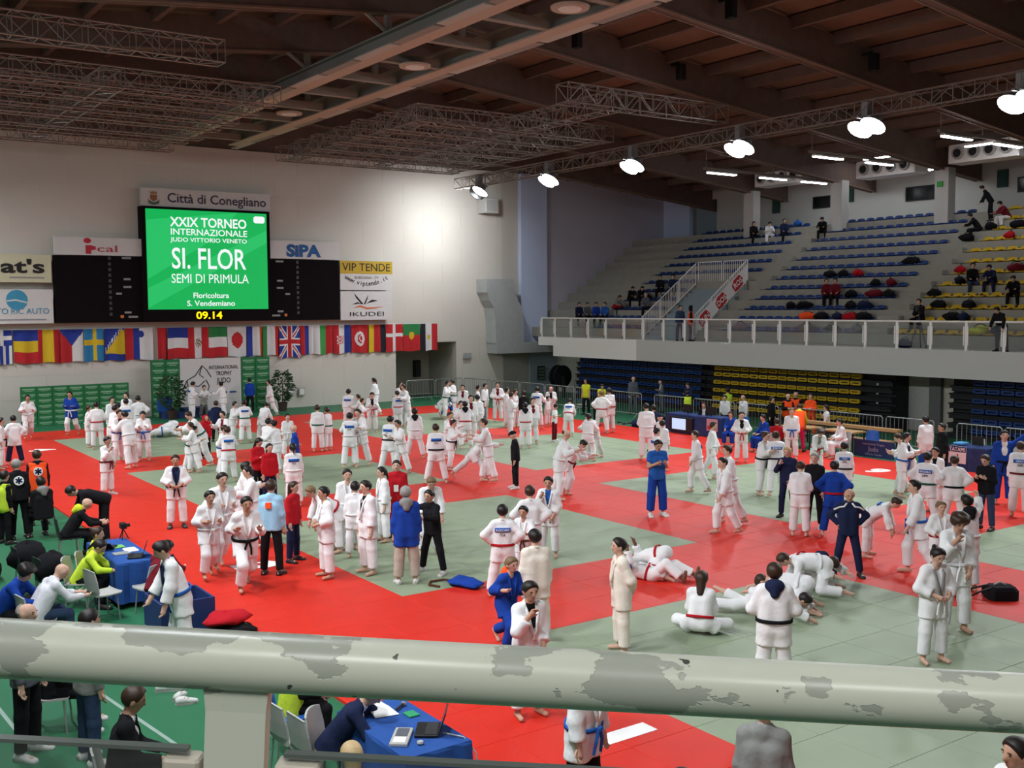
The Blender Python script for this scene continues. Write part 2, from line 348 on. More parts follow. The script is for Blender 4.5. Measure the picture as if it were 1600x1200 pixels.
sr = empty('stair_railing', (0, 0, 0), 0, 'white barred railing climbing both sides of the stand stairway', 'railing')
for k in range(3):
    a, b = k/3, (k+.93)/3
    bar_panel(sr, (36+3.8*a, 40, 3.3+2.8*a), (36+3.8*b, 40, 3.3+2.8*b), 1.1)
    bar_panel(sr, (36+3.7*a, 36.45, 3.3+2.8*a), (36+3.7*b, 36.45, 3.3+2.8*b), 1.1)
bar_panel(sr, (39.9, 40, 6.1), (39.9, 38.35, 6.1), 1.1); bar_panel(sr, (39.9, 38.2, 6.1), (39.9, 36.6, 6.1), 1.1)
bn = MB(); M_BANR = mat('red_banner_cloth', (.50, .03, .04), .85, .1, 3)
bn.add([(36.15, 36.38, 3.6), (39.6, 36.38, 6.2), (39.6, 36.38, 6.95), (36.15, 36.38, 4.35)], [(0, 1, 2, 3)], M_PAPER)
bn.add([(36.15, 36.36, 3.6), (39.6, 36.36, 6.2), (39.6, 36.36, 6.95), (36.15, 36.36, 4.35)], [(3, 2, 1, 0)], M_PAPER)
ban = empty('cloth_banner', (36.15, 36.37, 3.6), 0, 'red and white banner hung on the stair railing in the stand', 'banner')
o = bn.build('cloth', None, ban); o.location = (-36.15, -36.37, -3.6)
for k in range(3):
    u = .55+k*1.12; M = Matrix.Translation((u, -.03, u*.754+.35)) @ Matrix.Rotation(-math.atan(.754), 4, 'Y')
    MB().prism([(-.38, -.26), (-.1, -.3), (.3, -.24), (.42, .02), (.3, .28), (-.15, .27), (-.42, .1)], 'y', 0, .012, M_BANR, M).build('red_patch', None, ban)
    me = text_mesh(['SUN', 'DOS', 'ROS'][k], M_PAPER, .02); o = inst('lettering', me, ban, M @ Vector((0, -.012, -.12)), (math.pi/2, 0, 0), (.36, .36, .3)); o.rotation_euler = (Matrix.Rotation(-math.atan(.754), 4, 'Y') @ Matrix.Rotation(math.pi/2, 4, 'X')).to_euler()
# ---- upper-stand seats
def seat_shell(mt):
    s = MB(); n = 6
    prof = [(.16, .0), (.20, .03), (.18, .055), (-.10, .045), (-.17, .10), (-.20, .19), (-.225, .185), (-.20, .08), (-.12, .0)]
    v = []; f = []; wds = [.19, .215, .215, .215, .215, .20, .20, .215, .2]
    for (x, z), wd in zip(prof, wds):
        for k in range(n+1):
            t = -1+2*k/n; v.append((-x, t*wd, z+(.012*(t*t) if z < .06 else -.03*t*t)))
    m = len(prof)
    for i in range(m):
        for k in range(n): a = i*(n+1)+k; b = ((i+1) % m)*(n+1)+k; f.append((a, a+1, b+1, b))
    f.append(tuple(i*(n+1) for i in range(m))); f.append(tuple(i*(n+1)+n for i in range(m-1, -1, -1)))
    return s.add(v, f, mt).mesh('seat')
M_SEATB = mat('stand_seat_blue', (.010, .042, .18), .5, .1); M_SEATY = mat('stand_seat_yellow', (.55, .36, .012), .5, .1)
SEAT_B, SEAT_Y = seat_shell(M_SEATB), seat_shell(M_SEATY)
ORD = ['lowest', 'second', 'third', 'fourth', 'fifth', 'sixth', 'seventh', 'eighth', 'ninth', 'tenth', 'eleventh', 'topmost']
for sec, y0, y1, me, cn, where in [('A', 36.6, 44.6, SEAT_B, 'blue', 'left of the barred stairway'), ('B', 27.3, 35.3, SEAT_B, 'blue', 'in the middle section'), ('Y', 18.2, 26.0, SEAT_Y, 'yellow', 'in the right hand section')]:
    for i in range(12):
        x, z = row(i); ya = y0
        if sec == 'A' and i < 6: ya = 40.5
        if sec == 'Y':
            ya = max(y0, 18.2+.4*i)
        if sec == 'A' and i < 6: lab = f'{ORD[i]} row of blue seats beside the end wall, left of stairway'
        else: lab = f'{ORD[i]} {cn} seat row of the upper stand {where}'
        e = empty('seat_row', (x, ya, z), 0, lab, 'seat row', 'seat rows of the upper stand')
        MB().box((-.05, 0, 0), (.05, y1-ya, .03), M_DARKMET).build('mounting_rail', None, e)
        n = int((y1-ya)/.54)
        for k in range(n): inst('seat', me, e, (0, .27+k*.54, .02))
# ---- columns, back wall of the stand
M_COLW = mat('column_paint', (.50, .50, .47), .8, .05)
for k, (y, b) in enumerate([(40.15, 9.0), (34.4, 8.9), (28.62, 8.9)]):
    c = MB().box((43.75, y-.38, 8.6), (44.3, y+.30, 11.1), M_COLW).build('column_%d' % k); c.name = 'wall_column'; tag(c, kind='structure')
sg = MB().box((43.70, 28.5, 10.25), (43.75, 28.78, 10.5), mat('exit_green', (.05, .35, .05), .6)).build('exit_plate'); tag(sg, 'small green plate on the white column in the upper stand', 'sign')
bw = MB(); XB = 46.8
M_BACKW = mat('stand_back_wall', (.50, .51, .48), .85, .06, .8)
bw.box((XB, YB0, 8.9), (XB+.4, 42.0, 12.2), M_BACKW).box((XB, 42.0, 9.0), (XB+.3, 45.4, 12), M_BACKW).box((XB, 47.7, 9.0), (XB+.3, 50, 12), M_BLUEW).box((XB+.6, 45.4, 9.0), (XB+.9, 47.7, 11.4), M_LOWB).box((XB, 45.4, 11.3), (XB+.8, 47.7, 11.9), M_BACKW)
tag(bw.build('wall_stand_back'), kind='structure')
for k, (pa, pb) in enumerate([((1271, 308), (1299, 324)), ((1416, 293), (1461, 311)), ((1591, 277), (1640, 296))]):
    qa, qb = on_x(*pa, XB), on_x(*pb, XB); wn = MB().box((XB-.06, qb.y, qb.z), (XB, qa.y, qa.z), M_DARKMET).build('window_%d' % (k+1)); tag(wn, kind='structure')
    MB().box((XB-.07, qb.y+.06, qb.z+.06), (XB-.06, qa.y-.06, qa.z-.06), mat('dark_pane', (.006, .007, .008), .15)).build('pane', None, wn)
for k, (pa, lab) in enumerate([((1214, 322), 'left of the second column'), ((1328, 304), 'between second and third column'), ((1568, 279), 'at far right')]):
    q = on_x(*pa, XB); y, z = q.y, q.z
    o = empty('hydrant_cabinet', (XB, y, z), 0, 'dark green wall cabinet on the stand back wall, '+lab, 'cabinet', 'wall cabinets of the stand'); MB().box((-.12, -.25, -.4), (0, .25, .4), mat('dark_green_box', (.02, .06, .05), .6)).build('case', None, o); MB().box((-.14, -.19, -.33), (-.12, .19, .33), mat('box_glass', (.03, .07, .06), .2)).build('glass_door', None, o)
# ---- retracted telescopic stands below the balcony
def slot_seat(mt):
    s = MB(); o = [(-.25, -.05), (-.21, -.085), (.21, -.085), (.25, -.05), (.25, .05), (.21, .085), (-.21, .085), (-.25, .05)]
    inn = [(-.19, 0), (-.12, -.022), (.12, -.022), (.19, 0), (.19, .004), (.12, .026), (-.12, .026), (-.19, .004)]
    v = []
    for x in (-.10, -.02, .05):
        sc = 1.0 if x < .04 else .92
        v += [(x, a*sc, b*sc) for a, b in o]
    v += [(-.10, a, b) for a, b in inn]+[(.0, a, b) for a, b in inn]
    f = []
    for r in (0, 8):
        for i in range(8): f.append((r+i, r+(i+1) % 8, r+8+(i+1) % 8, r+8+i))
    for i in range(8): f.append((i, 24+i, 24+(i+1) % 8, (i+1) % 8)); f.append((24+i, 32+i, 32+(i+1) % 8, 24+(i+1) % 8))
    f.append(tuple(range(16, 24)))
    return s.add(v, f, mt).mesh('folded_seat')
TS_B, TS_Y = slot_seat(M_SEATB), slot_seat(M_SEATY)
M_STAND = mat('black_stand_panel', (.010, .011, .014), .55, .25)
ROWZ = [2.06, 1.78, 1.42, 1.05, .68, .31]
def tele(y0, y1, ys0, ys1, me, lab, sticks=0):
    e = empty('telescopic_stand', (36.2, y0, -.04), 0, lab, 'retracted stand', 'retracted telescopic stands under the balcony')
    MB().box((.25, 0, 0), (1.2, y1-y0, 2.3), M_STAND).build('carcass', None, e)
    for r, z in enumerate(ROWZ):
        MB().box((-.04-.03*r, -.25*sticks, z-.14), (.3, y1-y0, z-.09), M_STAND).build('deck_edge', None, e)
        MB().box((.05-.03*r, 0, z-.30), (.25, y1-y0, z-.14), M_STAND).build('riser', None, e)
        n = int((ys1-ys0)/.545)
        for k in range(n): inst('folded_seat', me, e, (.06-.03*r, ys0-y0+.27+k*.545, z+.04))
        if r in (1, 2, 3): MB().box((.04, (ys0-y0)-.75 if ys0-y0 > .5 else (ys1-y0)+.35, z+.0), (.05, (ys0-y0)-.65 if ys0-y0 > .5 else (ys1-y0)+.45, z+.09), M_GREYP).build('row_number_plate', None, e)
tele(35.75, 45.5, 35.95, 45.3, TS_B, 'retracted black stand with folded blue seats left of the yellow seats')
tele(25.6, 35.7, 27.0, 35.55, TS_Y, 'retracted black stand with folded yellow seats under the balcony')
tele(12.5, 23.1, 12.9, 22.7, TS_B, 'retracted black stand with blue seats at the right edge', 1)
ub = MB().box((38.2, YB0, -.04), (38.5, 50, 2.9), M_CORR).box((37.0, 24.0, -.04), (37.7, 24.5, 2.9), mat('grey_pillar', (.14, .14, .14), .8)).box((37.3, 24.5, -.04), (37.6, 25.6, 2.4), mat('pale_door_panel', (.42, .42, .38), .8)).box((37.2, 23.2, -.04), (37.5, 24.0, 2.4), mat('cream_panel', (.50, .47, .38), .8)).build('wall_behind_stands'); tag(ub, kind='structure')
bwheel = empty('stand_drive_wheel', (35.9, 46.6, -.04), 0, 'round black cable drum beside the blue retracted seats', 'drum')
MB().lathe([(.62, -.25), (.62, -.18), (.3, -.15), (.3, .15), (.62, .18), (.62, .25)], 18, M_STAND, Matrix.Translation((0, 0, 1.15)) @ Matrix.Rotation(math.pi/2, 4, 'X')).build('drum', None, bwheel)
MB().box((-.1, -.4, 0), (.1, -.3, 1.2), M_DARKMET).box((-.1, .3, 0), (.1, .4, 1.2), M_DARKMET).build('stand_frame', None, bwheel)

# ================================================================= ROOF
M_DECK = mat('stained_roof_boards', (.21, .13, .095), .75, .2, 2, .2, 10)
def zb(X): return 13.80-.104*abs(X-17.0)
ce = MB()
for xa, xb in ((-8, 17), (17, 52)):
    za, zc = zb(xa)+1.25, zb(xb)+1.25
    ce.add([(xa, -3, za), (xb, -3, zc), (xb, 52, zc), (xa, 52, za), (xa, -3, za+.2), (xb, -3, zc+.2), (xb, 52, zc+.2), (xa, 52, za+.2)], [(0, 1, 2, 3), (7, 6, 5, 4), (0, 4, 5, 1), (1, 5, 6, 2), (2, 6, 7, 3), (3, 7, 4, 0)], M_DECK)
cei = ce.build('ceiling'); tag(cei, kind='structure')
BEAM_Y = [5.65, 11.4, 17.15, 22.9, 28.62, 34.4, 40.15, 45.9]
def beam(y):
    mb = MB(); prof = [(-8, zb(-8)), (17, zb(17)), (52, zb(52)), (52, zb(52)+1.1), (17, zb(17)+1.1), (-8, zb(-8)+1.1)]
    mb.prism(prof, 'y', y-.13, y+.13, M_WOODD); o = mb.build('roof_beam', None, cei)
    for dy in (-.16, .16):
        MB().prism([(-8, zb(-8)-.03), (17, zb(17)-.03), (52, zb(52)-.03), (52, zb(52)+.03), (17, zb(17)+.03), (-8, zb(-8)+.03)], 'y', y+dy-.025, y+dy+.025, mat('beam_conduit', (.22, .15, .11), .5, .1)).build('conduit', None, o)
for y in BEAM_Y: beam(y)
x = -6.0
while x < 51:
    MB().box((x-.09, -2, zb(x)+.82), (x+.09, 51, zb(x)+1.2), M_WOODD).build('purlin', None, cei); x += 2.05
# catwalk hanging along the ridge
M_CAT = mat('catwalk_paint', (.30, .28, .25), .6, .1); M_CATL = mat('catwalk_edge', (.50, .40, .32), .6, .1)
cw = empty('roof_catwalk', (16.9, 2, 12.5), 0, 'long pale steel catwalk with cross beams hanging under the roof ridge', 'catwalk')
for sx in (-1, 1):
    xx = sx*1.3
    MB().box((xx-.24, 0, 0), (xx+.24, 46.5, .05), M_CATL).box((xx-.03, 0, .05), (xx+.03, 46.5, .55), M_CAT).box((xx-.2, 0, .55), (xx+.2, 46.5, .6), M_CAT).build('girder', None, cw)
    k = 0; yy = 1.0
    while yy < 46: MB().box((xx+sx*.24, yy, .0), (xx+sx*.55, yy+2.3, .04), M_CAT if k % 2 else M_COLW).build('edge_tray', None, cw); yy += 2.45; k += 1
yy = 1.6
while yy < 46:
    MB().box((-1.1, yy-.12, .04), (1.1, yy+.12, .32), M_CAT).build('cross_beam', None, cw); yy += 2.9
for y in BEAM_Y:
    for sx in (-1, 1):
        MB().box((sx*1.3-.09, y-2-.09, .6), (sx*1.3+.09, y-2+.09, 1.6), M_CAT).build('hanger', None, cw)
    MB().tube([(-1.3, y-2, .62), (-2.6, y-2, 1.5)], .07, 6, M_CAT).build('strut', None, cw)
for yy in (15.5, 21.5, 29.3, 39.0):
    o = empty('round_ceiling_lamp', (16.9, yy, 12.5), 0, {15.5: 'round pale lamp under catwalk nearest the camera', 21.5: 'round lamp under the catwalk, second from the camera', 29.3: 'round lamp under catwalk, third from the camera', 39.0: 'round lamp under the far end of the catwalk'}[yy], 'lamp', 'round lamps under the catwalk')
    MB().lathe([(.48, -.10), (.50, -.04), (.35, .02), (.1, .05)], 20, M_CATL).build('reflector', None, o); MB().lathe([(.28, -.125), (.30, -.10)], 16, M_WHITE).build('lens', None, o)
# ---- aluminium trusses
def truss(p0, p1, sz, lab, group='stage trusses under the roof', name='lighting_truss', bay=None):
    p0, p1 = Vector(p0), Vector(p1); L = (p1-p0).length; d = (p1-p0)/L; q = d.cross(Vector((0, 0, 1))).normalized(); bay = bay or sz
    rz = math.atan2(d.y, d.x); e = empty(name, p0, rz, lab, 'truss', group)
    h = sz/2; C = [(-h, -h), (h, -h), (h, h), (-h, h)]; r = .028
    ch = MB().tube([(0, 0, 0), (L, 0, 0)], r, 5, M_TRUSS).mesh('chord')
    for a, b in C: inst('chord', ch, e, (0, a, b))
    mb = MB(); n = max(1, int(round(L/bay)))
    for k in range(n+1):
        x = L*k/n
        for i in range(4): mb.tube([(x, *C[i]), (x, *C[(i+1) % 4])], .016, 4, M_TRUSS, caps=False)
        if k < n:
            x1 = L*(k+1)/n
            for i in range(4):
                a, b = (C[i], C[(i+1) % 4]) if k % 2 else (C[(i+1) % 4], C[i]); mb.tube([(x, *a), (x1, *b)], .016, 4, M_TRUSS, caps=False)
    tag(mb.build('lattice', None, e), kind='stuff')
    return e
truss((TRUSS_X, 2, TRUSS_Z), (TRUSS_X, 46.8, TRUSS_Z), .5, 'long lighting truss with floodlights over the right of the mats', 'lighting trusses', bay=.7)
truss((LEFT_X, 2, TRUSS_Z), (LEFT_X, 46.8, TRUSS_Z), .5, 'long lighting truss over the left edge of the mats', 'lighting trusses', bay=.7)
for k, (a, b, lab) in enumerate([((0.5, 29.8, 12.15), (10.9, 29.8, 12.15), 'single truss hanging at top left of the hall'), ((0.5, 34.2, 12.0), (14.4, 34.2, 12.0), 'nearest cross truss of the left truss grid'),
        ((.5, 38.0, 11.95), (14.4, 38.0, 11.95), 'second cross truss of the left truss grid'), ((.5, 41.8, 11.9), (14.4, 41.8, 11.9), 'third cross truss of the left truss grid'), ((.5, 45.6, 11.9), (14.4, 45.6, 11.9), 'cross truss of left truss grid closest to scoreboard wall'),
        ((4.0, 30.1, 12.1), (4.0, 46.6, 11.9), 'long truss of the left truss grid at its outer side'), ((9.0, 34.2, 12.0), (9.0, 46.6, 11.9), 'long truss through the middle of the left truss grid'), ((13.6, 34.2, 12.0), (13.6, 46.6, 11.9), 'long truss of the left truss grid beside the catwalk'),
        *[((.5, y, 11.97), (14.4, y, 11.97), 'intermediate cross truss in the left truss grid, '+t) for y, t in ((36.1, 'nearest of the intermediate ones'), (39.9, 'middle of the intermediate ones'), (43.7, 'farthest of the intermediate ones'))], *[((19.3, y, 11.95), (28.6, y, 11.95), 'intermediate cross truss in the right truss grid, '+t) for y, t in ((36.1, 'nearest of the intermediate ones'), (39.9, 'middle of the intermediate ones'), (43.7, 'farthest of the intermediate ones'))],
        ((21.9, 28.3, 12.0), (29.4, 28.3, 12.0), 'short single truss hanging at right of the catwalk'), ((19.6, 34.2, 12.0), (28.9, 34.2, 12.0), 'nearest cross truss of the right truss grid'), ((19.2, 38.0, 11.95), (28.6, 38.0, 11.95), 'second cross truss of the right truss grid'),
        ((19.2, 41.8, 11.9), (28.6, 41.8, 11.9), 'third cross truss of the right truss grid'), ((19.2, 45.6, 11.9), (28.6, 45.6, 11.9), 'cross truss of right truss grid closest to the far wall'), ((20.0, 34.2, 12.0), (20.0, 45.6, 11.9), 'long truss of the right truss grid beside the catwalk'),
        ((24.3, 28.5, 12.0), (24.3, 45.6, 11.9), 'long truss through the middle of the right truss grid'), ((28.4, 34.2, 12.0), (28.4, 45.6, 11.9), 'long truss of the right truss grid at its outer side')]):
    truss(a, b, .62, lab)
# ---- floodlights
M_LAMP = mat('metal_halide_glow', (.90, .95, 1.0), .3, .0, emit=60.0)
M_HOUS = mat('lamp_housing', (.35, .35, .36), .5, .1, metal=.5)
lamp_shell = MB().lathe([(.10, .34), (.17, .30), (.18, .12), (.41, -.02), (.43, -.06), (.41, -.06)], 16, M_HOUS).mesh('reflector', smooth=True)
lamp_face = MB().lathe([(.40, -.075), (.41, -.05)], 18, M_LAMP).mesh('lamp_face')
ORDL = ['nearest the scoreboard wall', 'second from the scoreboard wall', 'third from the scoreboard wall', 'fourth from the scoreboard wall', 'fifth from the scoreboard wall', 'sixth from the scoreboard wall', 'seventh from the scoreboard wall', 'nearest the camera']
def flood(x, y, side, k):
    e = empty('floodlight', (x, y, TRUSS_Z-.25), 0, f'bright twin floodlight on the {"right" if side < 0 else "left"} truss, {ORDL[k]}', 'floodlight', 'floodlights on the lighting trusses')
    MB().box((-.15, -.12, 0), (.15, .12, .55), M_HOUS).box((-.5, -.04, -.06), (.5, .04, 0), M_HOUS).build('ballast_box', None, e)
    base_aim = Vector((side*.55, .05, -.82)).normalized(); aims = [base_aim, base_aim]
    if k == 0 and side < 0: aims = [base_aim, Vector((.03, .86, -.50)).normalized()]
    for s, aim in zip((-1, 1), aims):
        p = Vector((.30*s*0.5, .36*s, -.28)); rot = (-aim).to_track_quat('Z', 'Y').to_euler()
        inst('reflector', lamp_shell, e, p, rot); inst('lamp_face', lamp_face, e, p, rot)
        L = bpy.data.lights.new('floodlight_beam', 'AREA'); L.shape = 'DISK'; L.size = .6; L.spread = math.radians(120); L.energy = FLOOD_W*.5; L.color = (.92, .96, 1.0)
        o = bpy.data.objects.new('floodlight_beam', L); link(o, e); o.location = p+aim*.16; o.rotation_euler = rot
for k, y in enumerate(LAMP_Y):
    flood(TRUSS_X, y, -1, k); flood(LEFT_X, y, 1, k)
# ---- fluorescent fittings and fan units over the stand
M_TUBE = mat('fluorescent_glow', (.92, .94, 1.0), .3, .0, emit=34.0)
fit = MB().box((-.10, -.75, .02), (.10, .75, .10), M_WHITE).mesh('fitting'); tub = MB().box((-.09, -.72, -.02), (.09, .72, .02), M_TUBE).mesh('tube')
def fl_lamp(p, yaw, lab, L=1.27):
    e = empty('fluorescent_lamp', p, yaw, lab, 'lamp', 'fluorescent lamps over the upper stand'); inst('fitting', fit, e, scale=(1, L, 1)); inst('tube', tub, e, scale=(1, L, 1))
    MB().tube([(0, 0, .1), (0, 0, .16)], .02, 5, M_DARKMET).build('clip', None, e)
for k, (pp, labs, tl) in enumerate([([(1128, 272), (1208, 281), (1272, 287)], ['fluorescent tube at the left end of the stand lighting', 'fluorescent tube left of the first column', 'fluorescent tube between first and second column'], 'left of the second column'),
        ([(1294, 247), (1374, 260), (1437, 267)], ['fluorescent tube above the second column', 'fluorescent tube right of the second column, lower of a pair', 'fluorescent tube left of the third column'], 'between second and third column'),
        ([(1495, 216), (1575, 232)], ['fluorescent tube at upper right, leftmost of three', 'fluorescent tube at upper right, rightmost of three'], 'at upper right')]):
    q0 = on_x(*pp[0], 37.6); Yt, zt = q0.y, q0.z; e = empty('conduit_rail', (36.4, Yt, zt+.14), 0, 'metal cable tray carrying tubes over the stand, '+tl, 'rail', 'cable trays over the stand')
    MB().box((0, -.06, 0), (9.6, .06, .10), M_CAT).build('tray', None, e)
    for xx in (.15, 4.8, 9.4): MB().tube([(xx, 0, .1), (xx, 0, zb(36.4+xx)+.85-zt-.14)], .02, 5, M_CAT).build('suspension', None, e)
    for (px, py), lab in zip(pp, labs):
        q = on_y(px, py, Yt); fl_lamp((q.x, Yt, zt), math.pi/2, lab)
for px, py, X, lab in [(1370, 247, 44.6, 'fluorescent tube right of the second column, upper of a pair'), (1535, 226, 40.5, 'fluorescent tube at upper right, middle of three')]:
    p = on_x(px, py, X); fl_lamp(p, 0, lab, 1.0); tr_ = MB().tube([(p.x, p.y, p.z+.16), (p.x, p.y, zb(X)+.85)], .02, 5, M_CAT).build('lamp_rod'); tag(tr_, 'thin rod holding the '+lab, 'rod')
for k, (x, y) in enumerate([(-4.6, .6), (-2.2, -2.0), (.2, -4.4)]):  # unseen tubes added above and behind the camera to brighten the foreground rail
    e = empty('fluorescent_lamp', (x, y, 9.2), -.9, ['added unseen fluorescent tube over the camera stand, left', 'added unseen fluorescent tube over the camera stand, middle', 'added unseen fluorescent tube over the camera stand, right'][k], 'lamp', 'added unseen lamps over the camera stand')
    inst('fitting', fit, e); inst('tube', tub, e); MB().tube([(0, 0, .1), (0, 0, zb(x)+.85-9.2)], .012, 5, M_DARKMET).build('suspension', None, e)
    L = bpy.data.lights.new('added_tube_light', 'AREA'); L.shape = 'RECTANGLE'; L.size = .2; L.size_y = 1.45; L.energy = NEAR_W; L.color = (1, .98, .93); o = bpy.data.objects.new('added_tube_light', L); link(o, e); o.location = (0, 0, -.03)
def fan_unit(px, py, X, lab):
    p = on_x(px, py, X); e = empty('air_heater_unit', p, 0, lab, 'heater', 'air heater units over the stand')
    MB().bevbox((-.5, -1.6, -.4), (.6, 1.6, .4), .05, M_WHITE).build('casing', None, e)
    for k in range(4):
        M = Matrix.Translation((-.5, 1.1-k*.73, 0)) @ Matrix.Rotation(-math.pi/2, 4, 'Y')
        MB().lathe([(.28, 0), (.26, .12), (.2, .12)], 14, M_GREYP, M).build('nozzle', None, e); MB().lathe([(.19, .121), (.19, .125)], 12, M_BLACK, M).build('nozzle_throat', None, e)
    for yy in (-1.2, 1.2): MB().tube([(0, yy, .4), (0, yy, zb(X)+.85-p.z)], .02, 5, M_DARKMET).build('hanger_rod', None, e)
fan_unit(1545, 236, 43.0, 'white ceiling air heater with round nozzles at far right'); fan_unit(1392, 262, 43.5, 'white ceiling air heater with round nozzles in the middle'); fan_unit(1225, 277, 44.0, 'white ceiling air heater at left above the first column')
for X, y, lab in [(22.3, 28.2, 'small black speaker on the roof beam beside the catwalk'), (27.0, 28.2, 'small black speaker on the roof beam farther right'), (23.5, 22.5, 'small black speaker on the near roof beam'), (30.2, 22.5, 'small black speaker at right on the near roof beam')]:
    e = empty('roof_speaker', (X, y, zb(X)+.55), 0, lab, 'speaker', 'small speakers on the roof beams')
    MB().bevbox((-.13, -.35, -.35), (.13, -.05, .2), .03, M_BLACK).build('cabinet', None, e); MB().box((-.03, -.1, .2), (.03, .3, .3), M_DARKMET).build('bracket', None, e)
for px, py, lab in [(763, 322, 'small pale box speaker below the first floodlight')]:
    p = on_y(px, py, 49.5); e = empty('wall_speaker', p, 0, lab, 'speaker'); MB().bevbox((-.45, -.4, -.4), (.45, .4, .4), .04, M_COLW).build('cabinet', None, e); MB().box((-.35, -.42, -.3), (.35, -.4, .3), M_GREYP).build('grille', None, e)
# ================================================================= SCOREBOARD WALL
YW = 49.6
M_SBK = mat('scoreboard_black', (.008, .006, .007), .85, .2, spec=.05); M_SGNW = mat('sign_white', (.60, .58, .56), .6, .04); M_INKK = mat('ink_black', (.02, .018, .018), .7); M_INKB = mat('ink_blue', (.02, .10, .28), .7); M_INKN = mat('ink_navy', (.05, .055, .09), .7)
M_INKR = mat('ink_red', (.45, .03, .05), .7); M_INKO = mat('ink_orange', (.6, .12, .03), .7); M_YELS = mat('sign_yellow', (.50, .33, .03), .7, .05); M_CYAN = mat('ink_cyan', (.05, .27, .42), .7)
M_LED = mat('led_green', (.004, .02, .008), .5, .03, emit=1.0, selfcol=(.004, .50, .10)); M_LED2 = mat('led_green_band', (.004, .02, .008), .5, .03, emit=1.0, selfcol=(.02, .60, .15)); M_LEDW = mat('led_white', (.02, .02, .02), .5, .0, emit=1.1, selfcol=(.95, 1, 1)); M_LEDY = mat('led_yellow', (.02, .02, .0), .5, .0, emit=2.0, selfcol=(1, .72, .0))
M_GREYTXT = mat('plate_grey', (.28, .27, .27), .7)
def flat(name, pts, mt, parent, th=.012):
    """flat shape facing -Y: pts (x,z); y offset taken from parent frame"""
    return MB().prism(pts, 'y', -th, 0, mt).build(name, None, parent)
sb = empty('scoreboard', (17.3, YW, 4.35), 0, 'wide black scoreboard with green electronic screen in the middle', 'scoreboard')
def S(x, z): return (x-17.3, z-4.35)
def sbox(name, x0, z0, x1, z1, y0, y1, mt, par=sb): return MB().box((x0-17.3, y0, z0-4.35), (x1-17.3, y1, z1-4.35), mt).build(name, None, par)
lp = sbox('side_board', 10.4, 4.35, 14.15, 7.32, -.05, .3, M_SBK); rp = sbox('side_board', 20.1, 4.35, 24.0, 7.36, -.05, .3, M_SBK)
sc = sbox('screen_cabinet', 14.15, 4.35, 20.25, 9.62, -.25, .375, M_SBK)
sbox('led_screen', 14.32, 4.92, 20.08, 9.50, -.28, -.25, M_LED)
def led_poly(name, pts, mt, y): return MB().prism([S(*p) for p in pts], 'y', y-.004, y, mt).build(name, None, sb)
led_poly('screen_light_band', [(14.34, 5.0), (20.06, 8.1), (20.06, 8.7), (14.34, 5.9)], M_LED2, -.282); led_poly('screen_light_band', [(14.34, 6.3), (17.6, 8.3), (18.6, 9.48), (14.34, 9.0)], M_LED2, -.281)
def T(body, mt, cx, z, w, h, bold=.02, y=-.295, par=sb, name='lettering', shear=0): return wall_text(body, mt, par, cx-17.3, z-4.35, y, w, h, bold, name, shear)
T('XXIX TORNEO', M_LEDW, 17.25, 8.75, 3.65, .42, .02); T('INTERNAZIONALE', M_LEDW, 17.25, 8.36, 3.65, .29, .01); T('JUDO VITTORIO VENETO', M_LEDW, 17.25, 8.05, 3.65, .19, .012)
T('SI. FLOR', M_LEDW, 17.2, 6.82, 3.55, .95, .01); T('SEMI DI PRIMULA', M_LEDW, 17.25, 6.15, 3.7, .42, .0); T('Floricoltura', M_LEDW, 17.25, 5.45, 1.7, .25, .012); T('S. Vendemiano', M_LEDW, 17.25, 5.08, 2.3, .25, .012)
led_poly('screen_logo', [(19.42, 9.1), (19.5, 9.03), (19.9, 9.03), (19.98, 9.1), (19.98, 9.3), (19.9, 9.36), (19.5, 9.36), (19.42, 9.3)], M_LEDW, -.284)
T('09.14', M_LEDY, 17.15, 4.48, 1.25, .33, .02, -.27, name='clock_digits')
def bits(par, x0, x1, mirror):
    for k in range(11):
        x = x0+(x1-x0)*(.62 if not mirror else .42); z = 7.15-k*.25; MB().box((x-17.3-.06, -.065, z-4.35), (x-17.3+.06, -.05, z-4.35+.14), mat('digit_off', (.06, .06, .065), .4)).build('digit_cell', None, par)
    for z, dx, wd in ((7.2, .82, .4), (6.25, .82, .3), (5.9, .82, .35), (5.6, .72, .25), (4.75, .82, .3), (4.55, .88, .42)):
        u = dx if not mirror else 1-dx; x = x0+(x1-x0)*u; MB().box((x-17.3-wd/2, -.062, z-4.35), (x-17.3+wd/2, -.05, z-4.35+.09), M_GREYTXT).build('caption_plate', None, par)
    u = .75 if not mirror else .25; x = x0+(x1-x0)*u; MB().box((x-17.3-.07, -.062, 4.55-4.35), (x-17.3+.07, -.05, 4.68-4.35), mat('orange_lamp', (.6, .2, .05), .5)).build('possession_lamp', None, par)
bits(lp, 10.4, 14.15, False); bits(rp, 20.1, 24.0, True)
hd = sbox('header_sign', 14.2, 9.62, 20.35, 10.45, -.12, .15, M_SGNW); T('Città di Conegliano', M_INKN, 17.75, 9.85, 4.75, .42, .012, -.135)
MB().prism([S(14.52, 9.75), S(14.75, 9.68), S(14.98, 9.75), S(15.02, 9.95), S(14.95, 9.88), S(14.75, 9.80), S(14.55, 9.88), S(14.48, 9.95)], 'y', -.14, -.12, mat('crest_green', (.10, .16, .10), .7)).build('crest_wreath', None, sb)
MB().prism([S(14.6, 10.15), S(14.9, 10.15), S(14.9, 9.95), S(14.75, 9.84), S(14.6, 9.95)], 'y', -.145, -.12, mat('crest_brown', (.28, .12, .06), .7)).build('crest_shield', None, sb)
